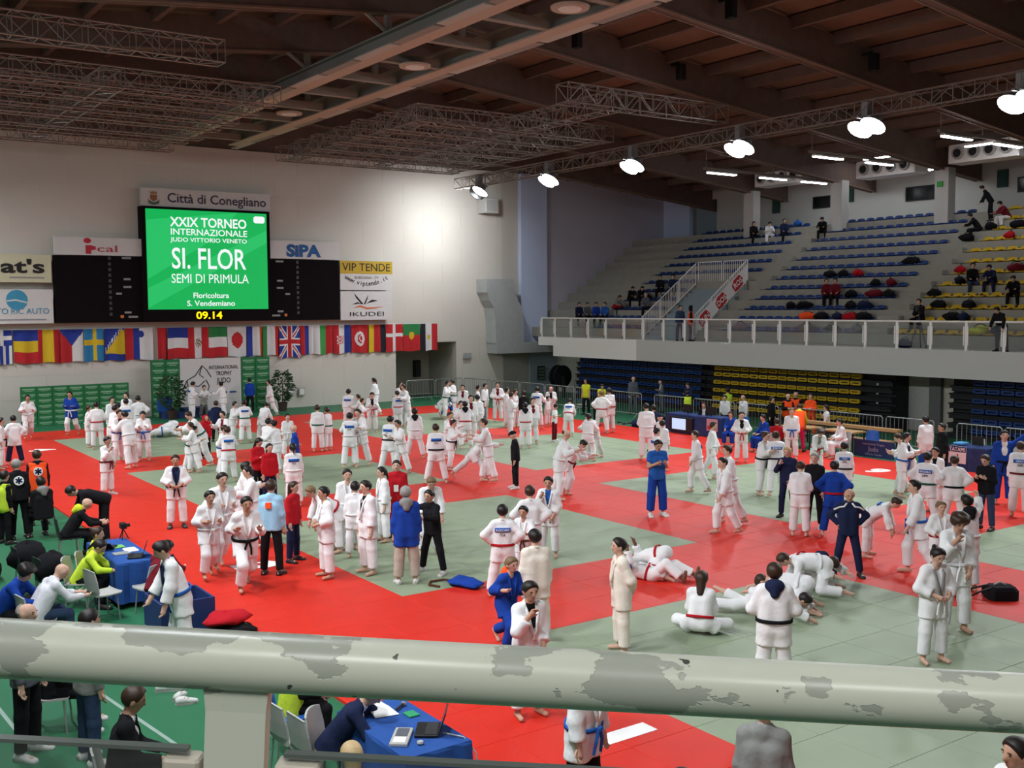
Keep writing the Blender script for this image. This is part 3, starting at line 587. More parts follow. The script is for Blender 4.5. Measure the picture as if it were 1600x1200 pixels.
MB().prism([S(14.62, 10.18), S(14.88, 10.18), S(14.92, 10.3), S(14.82, 10.25), S(14.75, 10.33), S(14.68, 10.25), S(14.58, 10.3)], 'y', -.145, -.12, mat('crest_gold', (.35, .22, .07), .7)).build('crest_crown', None, sb)
sbox('sponsor_board', 10.42, 7.34, 14.15, 8.12, -.08, .1, M_SGNW); T('cal', M_INKR, 12.65, 7.5, .85, .3, .0, -.095)
MB().prism([(S(11.8, 7.98)[0]+.16*math.cos(a*math.pi/6), S(11.8, 7.98)[1]+.12*math.sin(a*math.pi/6)) for a in range(12)], 'y', -.1, -.08, M_INKR).build('logo_dot', None, sb)
MB().prism([S(11.72, 7.78), S(11.72, 7.4), S(11.95, 7.4), S(11.95, 7.55), S(12.15, 7.6), S(12.15, 7.72), S(11.95, 7.78)], 'y', -.1, -.08, M_INKR).build('logo_figure', None, sb)
sbox('sponsor_board', 20.1, 7.38, 24.0, 8.26, -.08, .1, M_SGNW); T('SiPA', M_INKB, 22.05, 7.52, 1.85, .55, .05, -.095)
def sign(x0, z0, x1, z1, lab, mt=M_SGNW):
    e = empty('wall_sign', ((x0+x1)/2, YW, z0), 0, lab, 'sign'); MB().box((x0-(x0+x1)/2, -.03, 0), ((x1-x0)/2, .06, z1-z0), mt).build('board', None, e); return e
def P(e, name, pts, mt, y=-.042): return MB().prism(pts, 'y', y, -.03, mt).build(name, None, e)
e = sign(7.3, 6.12, 10.28, 7.32, "cream wall sign lettered at's, left of the scoreboard", mat('sign_cream', (.56, .53, .36), .7, .15, .8)); wall_text("at's", M_INKK, e, .35, .42, -.045, 1.75, .55, .03)
P(e, 'tagline', [(-.2, .17), (1.2, .17), (1.2, .24), (-.2, .24)], M_GREYTXT)
e = sign(7.3, 4.35, 10.3, 5.82, 'white wall sign with blue disc logo, left of the scoreboard'); wall_text('TO RIC AUTO', M_CYAN, e, .28, .42, -.045, 2.1, .24, .0)
MB().lathe([(.43, 0), (.43, .012)], 22, M_CYAN, Matrix.Translation((.05, -.03, 1.02)) @ Matrix.Rotation(math.pi/2, 4, 'X')).build('logo_disc', None, e); P(e, 'logo_swoosh', [(-.35, .94), (.0, .98), (.48, .86), (.48, .92), (.0, 1.05), (-.37, 1.0)], M_SGNW, -.05)
P(e, 'small_print', [(-.9, .14), (1.2, .14), (1.2, .2), (-.9, .2)], M_GREYTXT)
e = sign(24.06, 5.86, 27.08, 7.36, 'sign lettered VIP TENDE on yellow, right of the scoreboard'); P(e, 'yellow_band', [(-1.5, .84), (1.5, .84), (1.5, 1.49), (-1.5, 1.49)], M_YELS); wall_text('VIP TENDE', M_INKK, e, 0, .98, -.05, 2.75, .4, .0); wall_text('SUSEGANA - TV', M_GREYTXT, e, 0, .58, -.045, 1.4, .14)
bodyw = 'www.viptende.it'
for k, chh in enumerate(bodyw):
    u = (k-(len(bodyw)-1)/2)/(len(bodyw)/2); me = text_mesh(chh, M_INKK, .0); o = inst('lettering', me, e, (u*1.28, -.045, .22+.38*u*u), (math.pi/2, 0, 0), (.33, .36, .5)); o.rotation_euler = (math.pi/2, -.55*u, 0)
e = sign(24.06, 4.32, 27.06, 5.80, 'white sign with plant logo lettered IKUDEI, below VIP TENDE'); wall_text('IKUDEI', M_INKK, e, -.0, .2, -.045, 1.95, .22, -.005)
for pts in ([(-.2, .82), (-.72, 1.38), (-.62, 1.15), (-.3, .8)], [(-.18, .82), (.08, 1.3), (.02, 1.05), (-.1, .8)], [(-.05, .85), (.3, 1.05), (.65, 1.0), (.3, .92)], [(-.3, .82), (-.55, .92), (-.85, .8), (-.5, .84)]): P(e, 'logo_leaf', pts, M_INKK)
P(e, 'logo_wave', [(-.8, .62), (-.4, .68), (0, .56), (.5, .6), (.95, .68), (.5, .66), (0, .64), (-.4, .76)], M_INKO)
# ---- flags in a row
def flag(x0, x1, colours, fn, lab, z0=2.62, z1=4.07, tilt=0.0, nu=24, nv=24):
    e = empty('national_flag', ((x0+x1)/2, 49.91, z0), 0, lab, 'flag', 'national flags hung in a row on the far wall')
    W = x1-x0; Hh = z1-z0; ph = RNG.uniform(0, 6); V = []; Q = []; mi = []
    for j in range(nv+1):
        for i in range(nu+1):
            u, v = i/nu, j/nv; V.append(((u-.5)*W*(1-.06*(1-v)*math.sin(ph))+tilt*(1-v), .05*math.sin(u*9+ph)*(1-.4*v)-.03, v*Hh+.03*math.sin(u*6+ph)*(1-v)))
    for j in range(nv):
        for i in range(nu):
            a = j*(nu+1)+i; Q.append((a, a+1, a+nu+2, a+nu+1)); mi.append(fn((i+.5)/nu, (j+.5)/nv))
    me = np_mesh('cloth', V, Q, [mat('flag_%.2f_%.2f_%.2f' % c, c, .85, .06) for c in colours], True, mi); inst('cloth', me, e)
    MB().tube([(-W/2, 0, Hh+.02), (W/2, 0, Hh+.02)], .012, 5, M_WHITE).build('cord', None, e); return e
RD, BL, WH, YE, GN, BK = (.47, .02, .025), (.02, .04, .26), (.66, .64, .63), (.62, .42, .02), (.03, .20, .06), (.015, .015, .02)
st = lambda *c: (lambda u, v: min(len(c)-1, int((1-v)*len(c))) if True else 0)
def hor(n): return lambda u, v: min(n-1, int((1-v)*n))
def ver(n): return lambda u, v: min(n-1, int(u*n))
FX = lambda px: on_y(px, 520, 49.75).x
flag(FX(-16), FX(19), [WH, BL], lambda u, v: (0 if abs(u-.55) < .09 or abs(v-.78) < .07 else 1) if v > .55 else int(u*7) % 2, 'Greek blue and white striped flag at the left end')
flag(FX(21), FX(60), [BL, YE, RD], hor(3), 'flag with level bands of blue, yellow and red')
flag(FX(60), FX(94), [RD, YE], lambda u, v: 1 if .2 < u < .72 else 0, 'flag with broad yellow band between two red upright bands')
flag(FX(95), FX(131), [RD, BL, WH], lambda u, v: 1 if v > .5 and abs(u-.5) < (v-.5)*1.15 else (0 if u < .5 else 2), 'flag half red half white with blue wedge from the top')
flag(FX(132), FX(163), [(.03, .20, .42), YE], lambda u, v: 1 if abs(u-.55) < .09 or abs(v-.58) < .07 else 0, 'blue flag with yellow cross')
flag(FX(164), FX(196), [BL, YE, WH], lambda u, v: 0 if v < .2 else (2 if abs((u-.08)*.9-(v-.35)) < .07 and int(u*20) % 2 else (1 if v-.2 < (u-.02)*.95 and v < .95 else 0)), 'dark blue flag with yellow triangle and white stars')
flag(FX(197), FX(240), [RD, BL, WH], lambda u, v: 1 if ((u-.56)**2+(v-.82)**2*1.2) < .012 else (0 if u < .30 else (1 if u < .52 else 2)), 'flag with upright red, blue and white bands and small crest')
flag(FX(247), FX(262), [RD], lambda u, v: 0, 'narrow visible strip of a red flag left of centre')
flag(FX(263), FX(295), [BL, WH, RD], hor(3), 'flag with level bands of blue, white and red')
flag(FX(295), FX(327), [RD, WH, (.18, .14, .06)], lambda u, v: 2 if (u-.5)**2+(v-.5)**2 < .022 and int(u*30+v*20) % 3 else (1 if .3 < u < .68 else 0), 'flag of upright red, white, red with a brown emblem')
flag(FX(327), FX(356), [GN, WH, RD], hor(3), 'flag with level bands of green, white and red')
flag(FX(357), FX(386), [WH, RD], lambda u, v: 1 if ((u-.52)**2+((v-.56)*1.25)**2) < .105 else 0, 'white flag with red sun disc')
flag(FX(387), FX(412), [BL, WH, (.5, .10, .03)], lambda u, v: 0 if u < .36 else (1 if u < .8 else 2), 'flag with upright blue, white and orange bands beside the red disc flag')
flag(FX(412), FX(437), [GN, WH, RD], lambda u, v: 0 if u < .3 else (1 if u < .75 else 2), 'flag with upright green, white and red bands')
def jack(u, v):
    a, b = u-.5, v-.5
    if abs(a) < .07 or abs(b) < .07: return 0
    if abs(a) < .12 or abs(b) < .12: return 1
    d = min(abs(a-b), abs(a+b)); return 0 if d < .035 else (1 if d < .10 else 2)
flag(FX(438), FX(470), [RD, WH, BL], jack, 'British flag with crosses', nu=40, nv=44, z0=2.48)
flag(FX(471), FX(491), [RD, BL, WH], ver(3), 'flag of narrow red, blue and white upright bands')
flag(FX(491), FX(521), [WH, (.05, .30, .07), RD], ver(3), 'flag with upright white, green and red bands')
flag(FX(522), FX(549), [RD, WH, BL], lambda u, v: (0 if (int(u*14)+int(v*16)) % 2 else 1) if .22 < u < .62 and .32 < v < .62 else (0 if u < .33 else (1 if u < .68 else 2)), 'flag with red, white, blue bands and red chequered shield')
flag(FX(551), FX(577), [RD, WH], lambda u, v: (0 if ((u-.53)**2+(v-.5)**2*1.3 < .032 and (u-.58)**2+(v-.52)**2*1.3 > .02) or (u-.56)**2+(v-.52)**2 < .006 else 1) if (u-.5)**2+(v-.5)**2*1.3 < .085 else 0, 'red flag with white disc and crescent', nu=30, nv=30)
flag(FX(578), FX(604), [YE, RD, BK], ver(3), 'flag with upright yellow, red and black bands')
flag(FX(605), FX(631), [RD, WH], lambda u, v: 1 if abs(u-.5) < .07 or abs(v-.6) < .06 else 0, 'red flag with white cross')
flag(FX(632), FX(658), [GN, RD, YE], lambda u, v: 2 if (u-.5)**2+((v-.58)*1.2)**2 < .03 else (0 if v > .58 else 1), 'flag green above red with a yellow emblem')
flag(FX(659), FX(685), [BK, WH, RD, YE], lambda u, v: 3 if (u-.5)**2+(v-.5)**2 < .01 else (0 if u < .3 else (1 if u < .68 else 2)), 'flag with black, white and red bands at the right end')
# ---- green sponsor banners and the trophy banner
M_BGR = mat('banner_green', (.022, .17, .055), .8, .1, 2); M_BLT = mat('banner_pale_print', (.20, .36, .22), .8)
def spons(x0, x1, z0, z1, y, nc, nr, lab):
    e = empty('sponsor_banner', ((x0+x1)/2, y, z0), 0, lab, 'banner'); W = x1-x0; Hh = z1-z0
    MB().box((-W/2, 0, 0), (W/2, .04, Hh), M_DARKMET).build('frame', None, e)
    cm = MB().box((0, -.02, 0), (W/nc-.02, 0, Hh/nr-.012), M_BGR).mesh('panel'); pr = MB().box((W/nc*.12, -.024, Hh/nr*.35), (W/nc*.86, -.02, Hh/nr*.62), M_BLT).mesh('print_line'); pr2 = MB().box((W/nc*.25, -.024, Hh/nr*.12), (W/nc*.75, -.02, Hh/nr*.24), M_BLT).mesh('print_line')
    for i in range(nc):
        for j in range(nr):
            p = inst('panel', cm, e, (-W/2+i*W/nc+.01, 0, j*Hh/nr+.006)); inst('print_line', pr, p); inst('print_line', pr2, p)
spons(8.72, 13.22, -.04, 1.66, 48.9, 7, 7, 'low green sponsor banner wall behind the joggers at left')
spons(14.36, 15.69, -.04, 2.6, 49.4, 2, 8, 'tall green sponsor banner left of the trophy banner'); spons(18.66, 20.1, -.04, 2.6, 49.4, 2, 8, 'tall green sponsor banner right of the trophy banner')
tb = empty('trophy_banner', (17.17, 49.4, .1), 0, 'white banner reading INTERNATIONAL TROPHY JUDO with mountain drawing', 'banner'); MB().box((-1.47, -.01, -.14), (1.47, .03, 2.5), M_SGNW).build('cloth', None, tb)
for tx, z, wd, hh in (('INTERNATIONAL', 1.98, 1.42, .17), ('TROPHY', 1.68, .78, .2), ('JUDO', 1.32, .68, .25)): wall_text(tx, M_INKK, tb, .62, z, -.02, wd, hh, .005)
for pts in ([(-1.4, 1.0), (-1.15, 1.5), (-.75, 1.72), (-.42, 2.18), (-.2, 1.95), (0, 1.62)], [(-.42, 2.18), (-.55, 1.75), (-.35, 1.6)], [(-1.3, .9), (-.9, 1.25), (-.6, 1.2), (-.3, 1.45)], [(-.25, 1.5), (-.1, 1.2), (-.2, .9)], [(-1.15, 1.5), (-1.1, 1.2)]):
    MB().tube([(x, -.015, z) for x, z in pts], [.022]*len(pts), 5, M_INKK).build('mountain_stroke', None, tb)
for x, mt in ((.2, M_INKB), (.6, M_INKK), (1.05, M_INKB)): MB().box((x-.16, -.02, .82), (x+.16, -.01, .9), mt).build('small_print', None, tb)

# ================================================================= FURNITURE
def table(corner, wx, wy, h, mt, lab, rz=0.0, skirt=None, name='officials_table'):
    """cloth covered table; corner = min x/min y"""
    e = empty(name, (corner[0], corner[1], -.04 if corner[0] < 5.7 or corner[0] > 29 else 0), rz, lab, 'table'); z0 = skirt if skirt is not None else .02
    n = 28; mb = MB(); V = []; per = []
    def edge(t):
        t *= 4; s = int(t) % 4; u = t-int(t); return [(u*wx, 0), (wx, u*wy), (wx-u*wx, wy), (0, wy-u*wy)][s]
    for k in range(n):
        x, y = edge(k/n); per.append((x, y))
    cx, cy = wx/2, wy/2; vs = []
    for z, ex in ((h, 0), (h-.03, .012), (h*.55+z0*.45, .03), (z0, .045)):
        for k, (x, y) in enumerate(per):
            ww = ex*(1+.8*math.sin(k*2.3)); dx, dy = x-cx, y-cy; l = math.hypot(dx, dy); vs.append((x+dx/l*ww, y+dy/l*ww, z))
    fs = [tuple(range(n))]
    for r in range(3):
        for k in range(n): fs.append((r*n+k, (r+1)*n+k, (r+1)*n+(k+1) % n, r*n+(k+1) % n))
    mb.add(vs, fs, mt).build('tablecloth', None, e)
    for x in (.06, wx-.06):
        for y in (.06, wy-.06): MB().tube([(x, y, 0), (x, y, h-.03)], .02, 6, M_DARKMET).build('leg', None, e)
    return e
def chair_meshes(mt):
    s = MB(); prof = [(.22, .455), (.20, .43), (.0, .42), (-.18, .43), (-.215, .50), (-.24, .66), (-.265, .84), (-.27, .86)]; n = 6; th = .022
    out = []
    for nm, sub in (('seat', prof[:5]), ('backrest', prof[4:])):
        m = MB(); v = []; k = len(sub)
        for off in (0, th):
            for (y, z) in sub:
                for i in range(n+1):
                    t = -1+2*i/n; wd = .22-(.03 if z > .8 else 0); v.append((t*wd, y+(off if z > .46 else 0)+(.035*t*t if z > .46 else 0), z+(0 if z > .46 else -off)+(.015*t*t if z <= .46 else -.03*t*t*(z > .8))))
        f = []; N = (n+1)*k
        for a in range(k-1):
            for i in range(n): q = a*(n+1)+i; f += [(q, q+1, q+n+2, q+n+1), (N+q+n+1, N+q+n+2, N+q+1, N+q)]
        bd = [i for i in range(n+1)]+[(a+1)*(n+1)-1 for a in range(1, k)]+[(k-1)*(n+1)+i for i in range(n-1, -1, -1)]+[a*(n+1) for a in range(k-2, 0, -1)]
        for i in range(len(bd)): a, b = bd[i], bd[(i+1) % len(bd)]; f.append((a, N+a, N+b, b))
        out.append((nm, m.add(v, f, mt).mesh(nm, smooth=False)))
    leg = MB().tube([(0, 0, .42), (.03, .03, 0)], .013, 6, M_STEEL).mesh('leg'); bar = MB().tube([(-.17, 0, .41), (.17, 0, .41)], .012, 6, M_STEEL).mesh('cross_tube')
    return out, leg, bar
CH = {}
def chair(p, rz, mt, lab, group='stacking chairs in the hall'):
    if mt.name not in CH: CH[mt.name] = chair_meshes(mt)
    sh, leg, bar = CH[mt.name]; e = empty('stacking_chair', p, rz, lab, 'chair', group)
    for nm, me in sh: inst(nm, me, e)
    for sx in (-1, 1):
        for sy in (-1, 1): inst('leg', leg, e, (sx*.17, sy*.15, 0), (0, 0, 0), (sx, sy, 1))
    for y in (-.15, .15): inst('cross_tube', bar, e, (0, y, 0))
    return e
FZ = -.04
def laptop(p, rz, lab, open_=1.9):
    e = empty('laptop', p, rz, lab, 'laptop'); MB().bevbox((-.17, -.12, 0), (.17, .12, .022), .006, M_BLACK).build('base', None, e); MB().box((-.15, -.02, .022), (.15, .1, .025), mat('keyboard', (.03, .03, .03), .5)).build('keyboard', None, e)
    s = MB().box((-.17, -.006, 0), (.17, .006, .23), M_BLACK).box((-.15, -.0065, .015), (.15, -.006, .215), mat('laptop_screen', (.05, .06, .09), .25)).build('screen', None, e); s.location = (0, .12, .02); s.rotation_euler = (-(open_-math.pi/2), 0, 0); return e
# left officials' table
lt = table((4.58, 17.98), .68, 2.05, .77, M_BLUECLOTH, 'blue clothed officials table with laptop at the left', skirt=.1)
laptop((4.98, 18.35, .74), -1.9, 'open black laptop on the left blue table'); laptop((4.75, 19.35, .74), 2.6, 'flat dark laptop at the far end of left blue table', 2.6)
tag(MB().box((4.72, 18.62, .735), (4.98, 18.82, .75), M_GREYP).box((4.74, 18.64, .75), (4.96, 18.80, .752), mat('panel_screen', (.3, .33, .33), .3)).build('control_panel'), 'flat grey control panel on left blue table', 'control panel')
tag(MB().box((4.95, 18.75, .735), (5.15, 19.05, .745), M_PAPER).box((4.97, 18.77, .745), (5.16, 19.06, .752), M_PAPER).build('paper_stack'), 'stack of white papers on the left blue table', 'paper')
tag(MB().box((4.85, 19.2, .735), (5.05, 19.45, .74), mat('green_card', (.15, .45, .10), .7)).build('score_sheet'), 'green sheet on the left blue table', 'paper')
cm = empty('video_camera', (5.2, 19.9, .735), 0, 'small black camera on mini tripod on the left table', 'camera')
MB().bevbox((-.05, -.09, .2), (.05, .09, .3), .01, M_BLACK).build('camera_body', None, cm); MB().lathe([(.03, 0), (.035, .07)], 10, M_BLACK, Matrix.Translation((.05, 0, .25)) @ Matrix.Rotation(math.pi/2, 4, 'Y')).build('lens', None, cm)
for a in range(3): MB().tube([(0, 0, .2), (.09*math.cos(a*2.1), .09*math.sin(a*2.1), 0)], .01, 5, M_BLACK).build('tripod_leg', None, cm)
# near officials' table
nt_ = table((4.72, 8.52), .74, 1.45, .77, M_BLUECLOTH, 'blue clothed table with laptop just below the railing', skirt=.1)
laptop((5.22, 8.95, .74), -2.2, 'open black laptop with cable on the near blue table'); o = empty('scoring_console', (4.92, 8.95, .735), .9, 'grey scoring console on the near blue table', 'console'); MB().bevbox((-.2, -.09, 0), (.2, .09, .03), .008, M_GREYP).build('case', None, o); MB().box((-.17, -.06, .03), (-.05, .06, .034), M_PAPER).build('label_plate', None, o); MB().box((-.02, -.06, .03), (.17, .06, .034), mat('console_keys', (.10, .11, .13), .5)).build('key_field', None, o)
tag(MB().lathe([(.02, 0), (.035, .012), (.03, .03), (.01, .036)], 10, M_GREYP).build('computer_mouse', None, None, (5.0, 8.72, .735)), 'small grey computer mouse at the near table edge', 'mouse')
tag(MB().tube([(5.3, 8.8, .75), (5.42, 8.6, .745), (5.5, 8.5, .6), (5.52, 8.45, .2), (5.6, 8.3, -.03)], .008, 6, M_GREYP).build('cable'), 'pale cable hanging off the near blue table', 'cable')
tag(MB().add([(4.95, 9.55, .74), (5.2, 9.5, .74), (5.22, 9.75, .74), (5.1, 9.85, .83), (4.95, 9.82, .83)], [(0, 1, 2, 3, 4)], M_PAPER).add([(4.95, 9.55, .736), (5.2, 9.5, .736), (5.22, 9.75, .736), (5.1, 9.85, .826), (4.95, 9.82, .826)], [(4, 3, 2, 1, 0)], M_PAPER).build('paper_sheets'), 'white paper sheets held by the man in dark suit', 'paper')
tag(MB().box((5.24, 9.35, .735), (5.36, 9.5, .748), mat('green_box', (.03, .28, .12), .6)).build('card_box'), 'small green card on the near blue table', 'card')
mc = empty('microphone', (5.3, 9.65, .735), .6, 'silver microphone lying on the near blue table', 'microphone'); MB().tube([(-.1, 0, .02), (.05, 0, .02)], .014, 8, M_BLACK).build('handle', None, mc); MB().lathe([(.02, 0), (.028, .02), (.02, .045), (.005, .055)], 10, M_STEEL, Matrix.Translation((.05, 0, .02)) @ Matrix.Rotation(math.pi/2, 4, 'Y')).build('grille_head', None, mc)
# right-hand tables
rt = table((28.98, 27.9), .8, 2.9, .75, M_NAVYP, 'blue clothed officials table with monitor at right of mats'); tv = empty('monitor', (28.86, 29.8, .0), 0, 'monitor with pale blue screen hung on table front', 'monitor')
MB().bevbox((-.05, -.62, .10), (.05, .62, .66), .02, M_BLACK).build('housing', None, tv); MB().box((-.056, -.30, .18), (-.05, .45, .60), mat('tv_glow', (.42, .62, .85), .3, .05, emit=.9)).build('screen', None, tv)
tag(MB().box((28.92, 27.95, .25), (28.95, 28.5, .7), mat('pink_notice', (.55, .32, .38), .7)).box((28.918, 28.0, .3), (28.92, 28.45, .45), M_INKR).build('table_notice'), 'pink notice hanging on the front of officials table', 'notice')
for y, lab in ((30.0, 'black monitor seen from behind, left on right officials table'), (28.75, 'black monitor seen from behind on right officials table, middle')):
    e = empty('desk_monitor', (29.4, y, .73), 0, lab, 'monitor'); MB().box((-.02, -.24, .06), (.03, .24, .38), M_BLACK).build('screen_back', None, e); MB().box((-.08, -.1, 0), (.1, .1, .015), M_BLACK).box((.0, -.03, 0), (.03, .03, .1), M_BLACK).build('stand', None, e)
t6 = table((29.1, 17.35), .85, 1.25, .75, M_NAVYP, 'blue clothed table with TATAMI 6 sign at far right'); sg6 = empty('tatami_sign', (29.07, 18.25, .02), 0, 'white sign reading TATAMI 6 on blue table', 'sign'); MB().box((-.02, -.28, .18), (0, .28, .70), M_PAPER).build('board', None, sg6)
MB().box((-.024, -.28, .52), (-.02, .28, .70), M_NAVYP).build('blue_band', None, sg6)
for tx, z, h, wd, mt in (('TATAMI', .545, .12, .5, M_PAPER), ('6', .24, .22, None, M_INKR)):
    me = text_mesh(tx, mt, .02); xs = [v.co.x for v in me.vertices]; s = h/.7; sx = wd/(max(xs)-min(xs)) if wd else s; o = inst('lettering', me, sg6, (-.028, 0, z), (math.pi/2, 0, -math.pi/2), (sx, s, .3))
tag(MB().bevbox((29.2, 18.2, .74), (29.6, 18.5, .80), .02, mat('light_blue_cover', (.08, .28, .55), .6)).build('scoring_box'), 'light blue box on the TATAMI 6 table', 'box'); tag(MB().box((29.5, 17.7, .74), (29.53, 18.05, 1.0), M_BLACK).box((29.46, 17.8, .74), (29.6, 17.95, .76), M_BLACK).build('desk_monitor'), 'black monitor on TATAMI 6 table', 'monitor')
jb = empty('judo_board', (29.3, 21.35, .0), 0, 'dark blue barrier board lettered Judo beside the red mats', 'board'); MB().box((-.03, -.75, 0), (.03, .75, .55), M_NAVYP).build('board', None, jb)
for tx, z, h in (('International Trophy', .40, .07), ('Judo', .2, .15), ('Vittorio Veneto', .07, .07)): o = inst('lettering', text_mesh(tx, mat('banner_lilac', (.30, .28, .42), .7), .01), jb, (-.036, 0, z), (math.pi/2, 0, -math.pi/2), (h/.7, h/.7, .3))
def wtable(p, wx, wy, h, lab, rz=0, name='wooden_table', cat='table', th=.05, legm=M_DARKMET):
    e = empty(name, p, rz, lab, cat); MB().box((-wx/2, -wy/2, h-th), (wx/2, wy/2, h), M_WOODT).build('top', None, e)
    for sx in (-1, 1):
        for sy in (-1, 1): MB().box((sx*(wx/2-.05)-.02, sy*(wy/2-.05)-.02, 0), (sx*(wx/2-.05)+.02, sy*(wy/2-.05)+.02, h-th), legm).build('leg', None, e)
    MB().box((-wx/2+.06, -wy/2+.05, h-.14), (-wx/2+.09, wy/2-.05, h-th), legm).build('apron', None, e); return e
wtable((29.75, 22.9, FZ), .7, 1.3, .76, 'wooden school table beside the blue chair'); wtable((29.65, 24.6, FZ), .7, 1.3, .76, 'wooden school table behind the bending judoka'); wtable((30.9, 23.5, FZ), .3, 4.0, .82, 'long narrow wooden gym bench behind the tables', 0, 'gym_bench', 'bench', .1); wtable((30.45, 22.3, FZ), .35, 1.6, .46, 'low wooden gym bench beside the blue chair', 0, 'gym_bench', 'bench', .05, M_WHITE)
for p, rz, mt, lab in [((4.25, 17.6, FZ), -1.35, M_GREYP, 'empty grey chair facing the left blue table'), ((5.0, 17.5, FZ), .35, M_GREYP, 'grey chair holding the maroon seated person'), ((4.42, 10.42, FZ), -1.5, M_GREYP, 'empty pale grey chair left of dark suit man, farther of two'), ((4.47, 9.97, FZ), -1.5, M_GREYP, 'empty pale grey chair left of dark suit man, nearer of two'), ((4.6, 11.0, FZ), -1.7, M_BLUEP, 'blue chair behind the near blue table'),
        ((30.55, 30.4, FZ), 1.57, M_GREYP, 'white chair at the left end behind right officials table'), ((30.6, 29.2, FZ), 1.57, M_GREYP, 'white chair behind right officials table, second'), ((30.6, 28.4, FZ), 1.57, M_GREYP, 'white chair behind right officials table, third'), ((29.4, 27.2, FZ), 1.5, M_BLUEP, 'blue chair right of the bald man in white shirt'), ((29.6, 21.7, FZ), 1.9, M_BLUEP, 'blue chair behind the dark Judo board'),
        ((30.4, 18.5, FZ), 1.57, M_GREYP, 'white chair behind TATAMI 6 table, left'), ((30.3, 17.4, FZ), 1.57, M_GREYP, 'white chair behind TATAMI 6 table, right'), ((32.6, 40.5, FZ), 1.2, M_BLUEP, 'blue chair far back by the cable drum'), ((31.0, 38.6, FZ), 1.2, M_GREYP, 'pale chair far back near the yellow shirts'),
        ((3.6, 20.1, FZ), -1.5, M_DARKMET, 'dark chair at the far left behind the table'), ((3.75, 19.0, FZ), -1.4, M_DARKMET, 'dark chair at left carrying coats'), ((2.9, 23.2, FZ), -1.3, M_WOODT, 'wooden chair under man in grey hooded jacket')]:
    chair(p, rz, mt, lab)
for k, (x, y, z, lab) in enumerate([(3.6, 20.1, .4, 'heap of black coats on the far dark chair at left'), (3.75, 19.0, .4, 'heap of dark coats on the nearer dark chair at left'), (3.3, 18.1, FZ, 'black holdall on the green floor behind the seated women'), (3.1, 21.4, FZ, 'black kit bag on the green floor at far left')]):
    lump_args = (x, y, z, lab); COATS = globals().setdefault('COATS', []); COATS.append(lump_args)
# dark folding screens / bins by the leaning judoka
bx = empty('navy_bin', (5.13, 16.5, FZ), .0, 'open navy blue box beside the leaning judoka', 'box'); MB().box((-.42, -.45, 0), (-.38, .45, .5), M_NAVYP).build('side_panel', None, bx); MB().box((.38, -.45, 0), (.42, .45, .5), M_NAVYP).build('side_panel', None, bx); MB().box((-.38, -.45, 0), (.38, -.41, .5), M_NAVYP).build('end_panel', None, bx); MB().box((-.38, .41, 0), (.38, .45, .5), M_NAVYP).build('end_panel', None, bx); MB().box((-.38, -.41, 0), (.38, .41, .03), M_NAVYP).build('bottom', None, bx)
def lump(name, p, size, mt, lab, cat, seed, flat=.6, group=None):
    """soft heap: bag or folded garment"""
    rs = np.random.default_rng(seed); e = empty(name, p, rs.uniform(0, 6), lab, cat, group); nu, nv = 14, 8; V = []; Q = []
    ph = rs.uniform(0, 6, 6)
    for j in range(nv+1):
        th = math.pi*j/nv
        for i in range(nu):
            a = 2*math.pi*i/nu; r = 1+.16*math.sin(3*a+ph[0]+th*2)+.1*math.sin(5*a+ph[1]-th*3); x, y, z = math.sin(th)*math.cos(a)*r, math.sin(th)*math.sin(a)*r, math.cos(th)*(1+.15*math.sin(2*a+ph[2]))
            V.append((x*size[0]/2, y*size[1]/2, max(0, (z*.5+.42)*size[2])))
    for j in range(nv):
        for i in range(nu): Q.append((j*nu+i, (j+1)*nu+i, (j+1)*nu+(i+1) % nu, j*nu+(i+1) % nu))
    inst('fabric', np_mesh('fabric', V, Q, mt), e); return e
def bag(p, size, mt, lab, seed, group='bags lying around', name='sports_bag'):
    e = lump(name, p, size, mt, lab, 'bag', seed, group=group)
    MB().tube([(-size[0]*.3, .03, size[2]*.8), (-size[0]*.12, .05, size[2]*1.12), (size[0]*.12, .05, size[2]*1.12), (size[0]*.3, .03, size[2]*.8)], .016, 6, M_BLACK).build('handle', None, e); return e
for k, (x, y, z, lab) in enumerate(COATS): lump('coat_heap' if k < 2 else 'holdall', (x, y, z), (.6, .6, .5), cloth('k'), lab, 'coats' if k < 2 else 'bag', 60+k)
lump('folded_jacket', (5.58, 15.66, .13), (.75, .6, .2), cloth('r'), 'red jacket thrown over a black bag by the railing', 'jacket', 3); bag((5.64, 15.55, -.04), (.7, .42, .2), cloth('k'), 'black sports bag under red jacket by the railing', 4)
bj = lump('blue_gi_jacket', (10.0, 15.75, 0), (.75, .5, .16), cloth('p'), 'blue judo jacket dropped on green mat edge', 'jacket', 5); tag(MB().tube([(9.55, 15.9, .02), (9.45, 16.1, .03), (9.6, 16.3, .02), (9.85, 16.25, .03), (10.0, 16.05, .02)], .022, 6, cloth('u')).build('judo_belt'), 'brown judo belt beside the blue jacket on the mat', 'belt')
bp = empty('backpack', (16.85, 9.72, 0), 2.5, 'black backpack lying on red mat at right', 'backpack'); b0 = MB(); b0.bevbox((-.24, -.2, 0), (.24, .2, .22), .06, cloth('k')).build('main_compartment', None, bp); MB().bevbox((-.2, -.34, .0), (.2, -.2, .15), .04, cloth('k')).build('front_pocket', None, bp)
for s in (-1, 1): MB().tube([(.2, s*.1, .2), (.42, s*.13, .14), (.6, s*.1, .03), (.75, s*.02, .02)], .018, 6, M_BLACK).build('shoulder_strap', None, bp)
MB().tube([(-.1, -.05, .22), (0, -.05, .27), (.1, -.05, .22)], .014, 6, M_GREYP).build('grab_handle', None, bp)
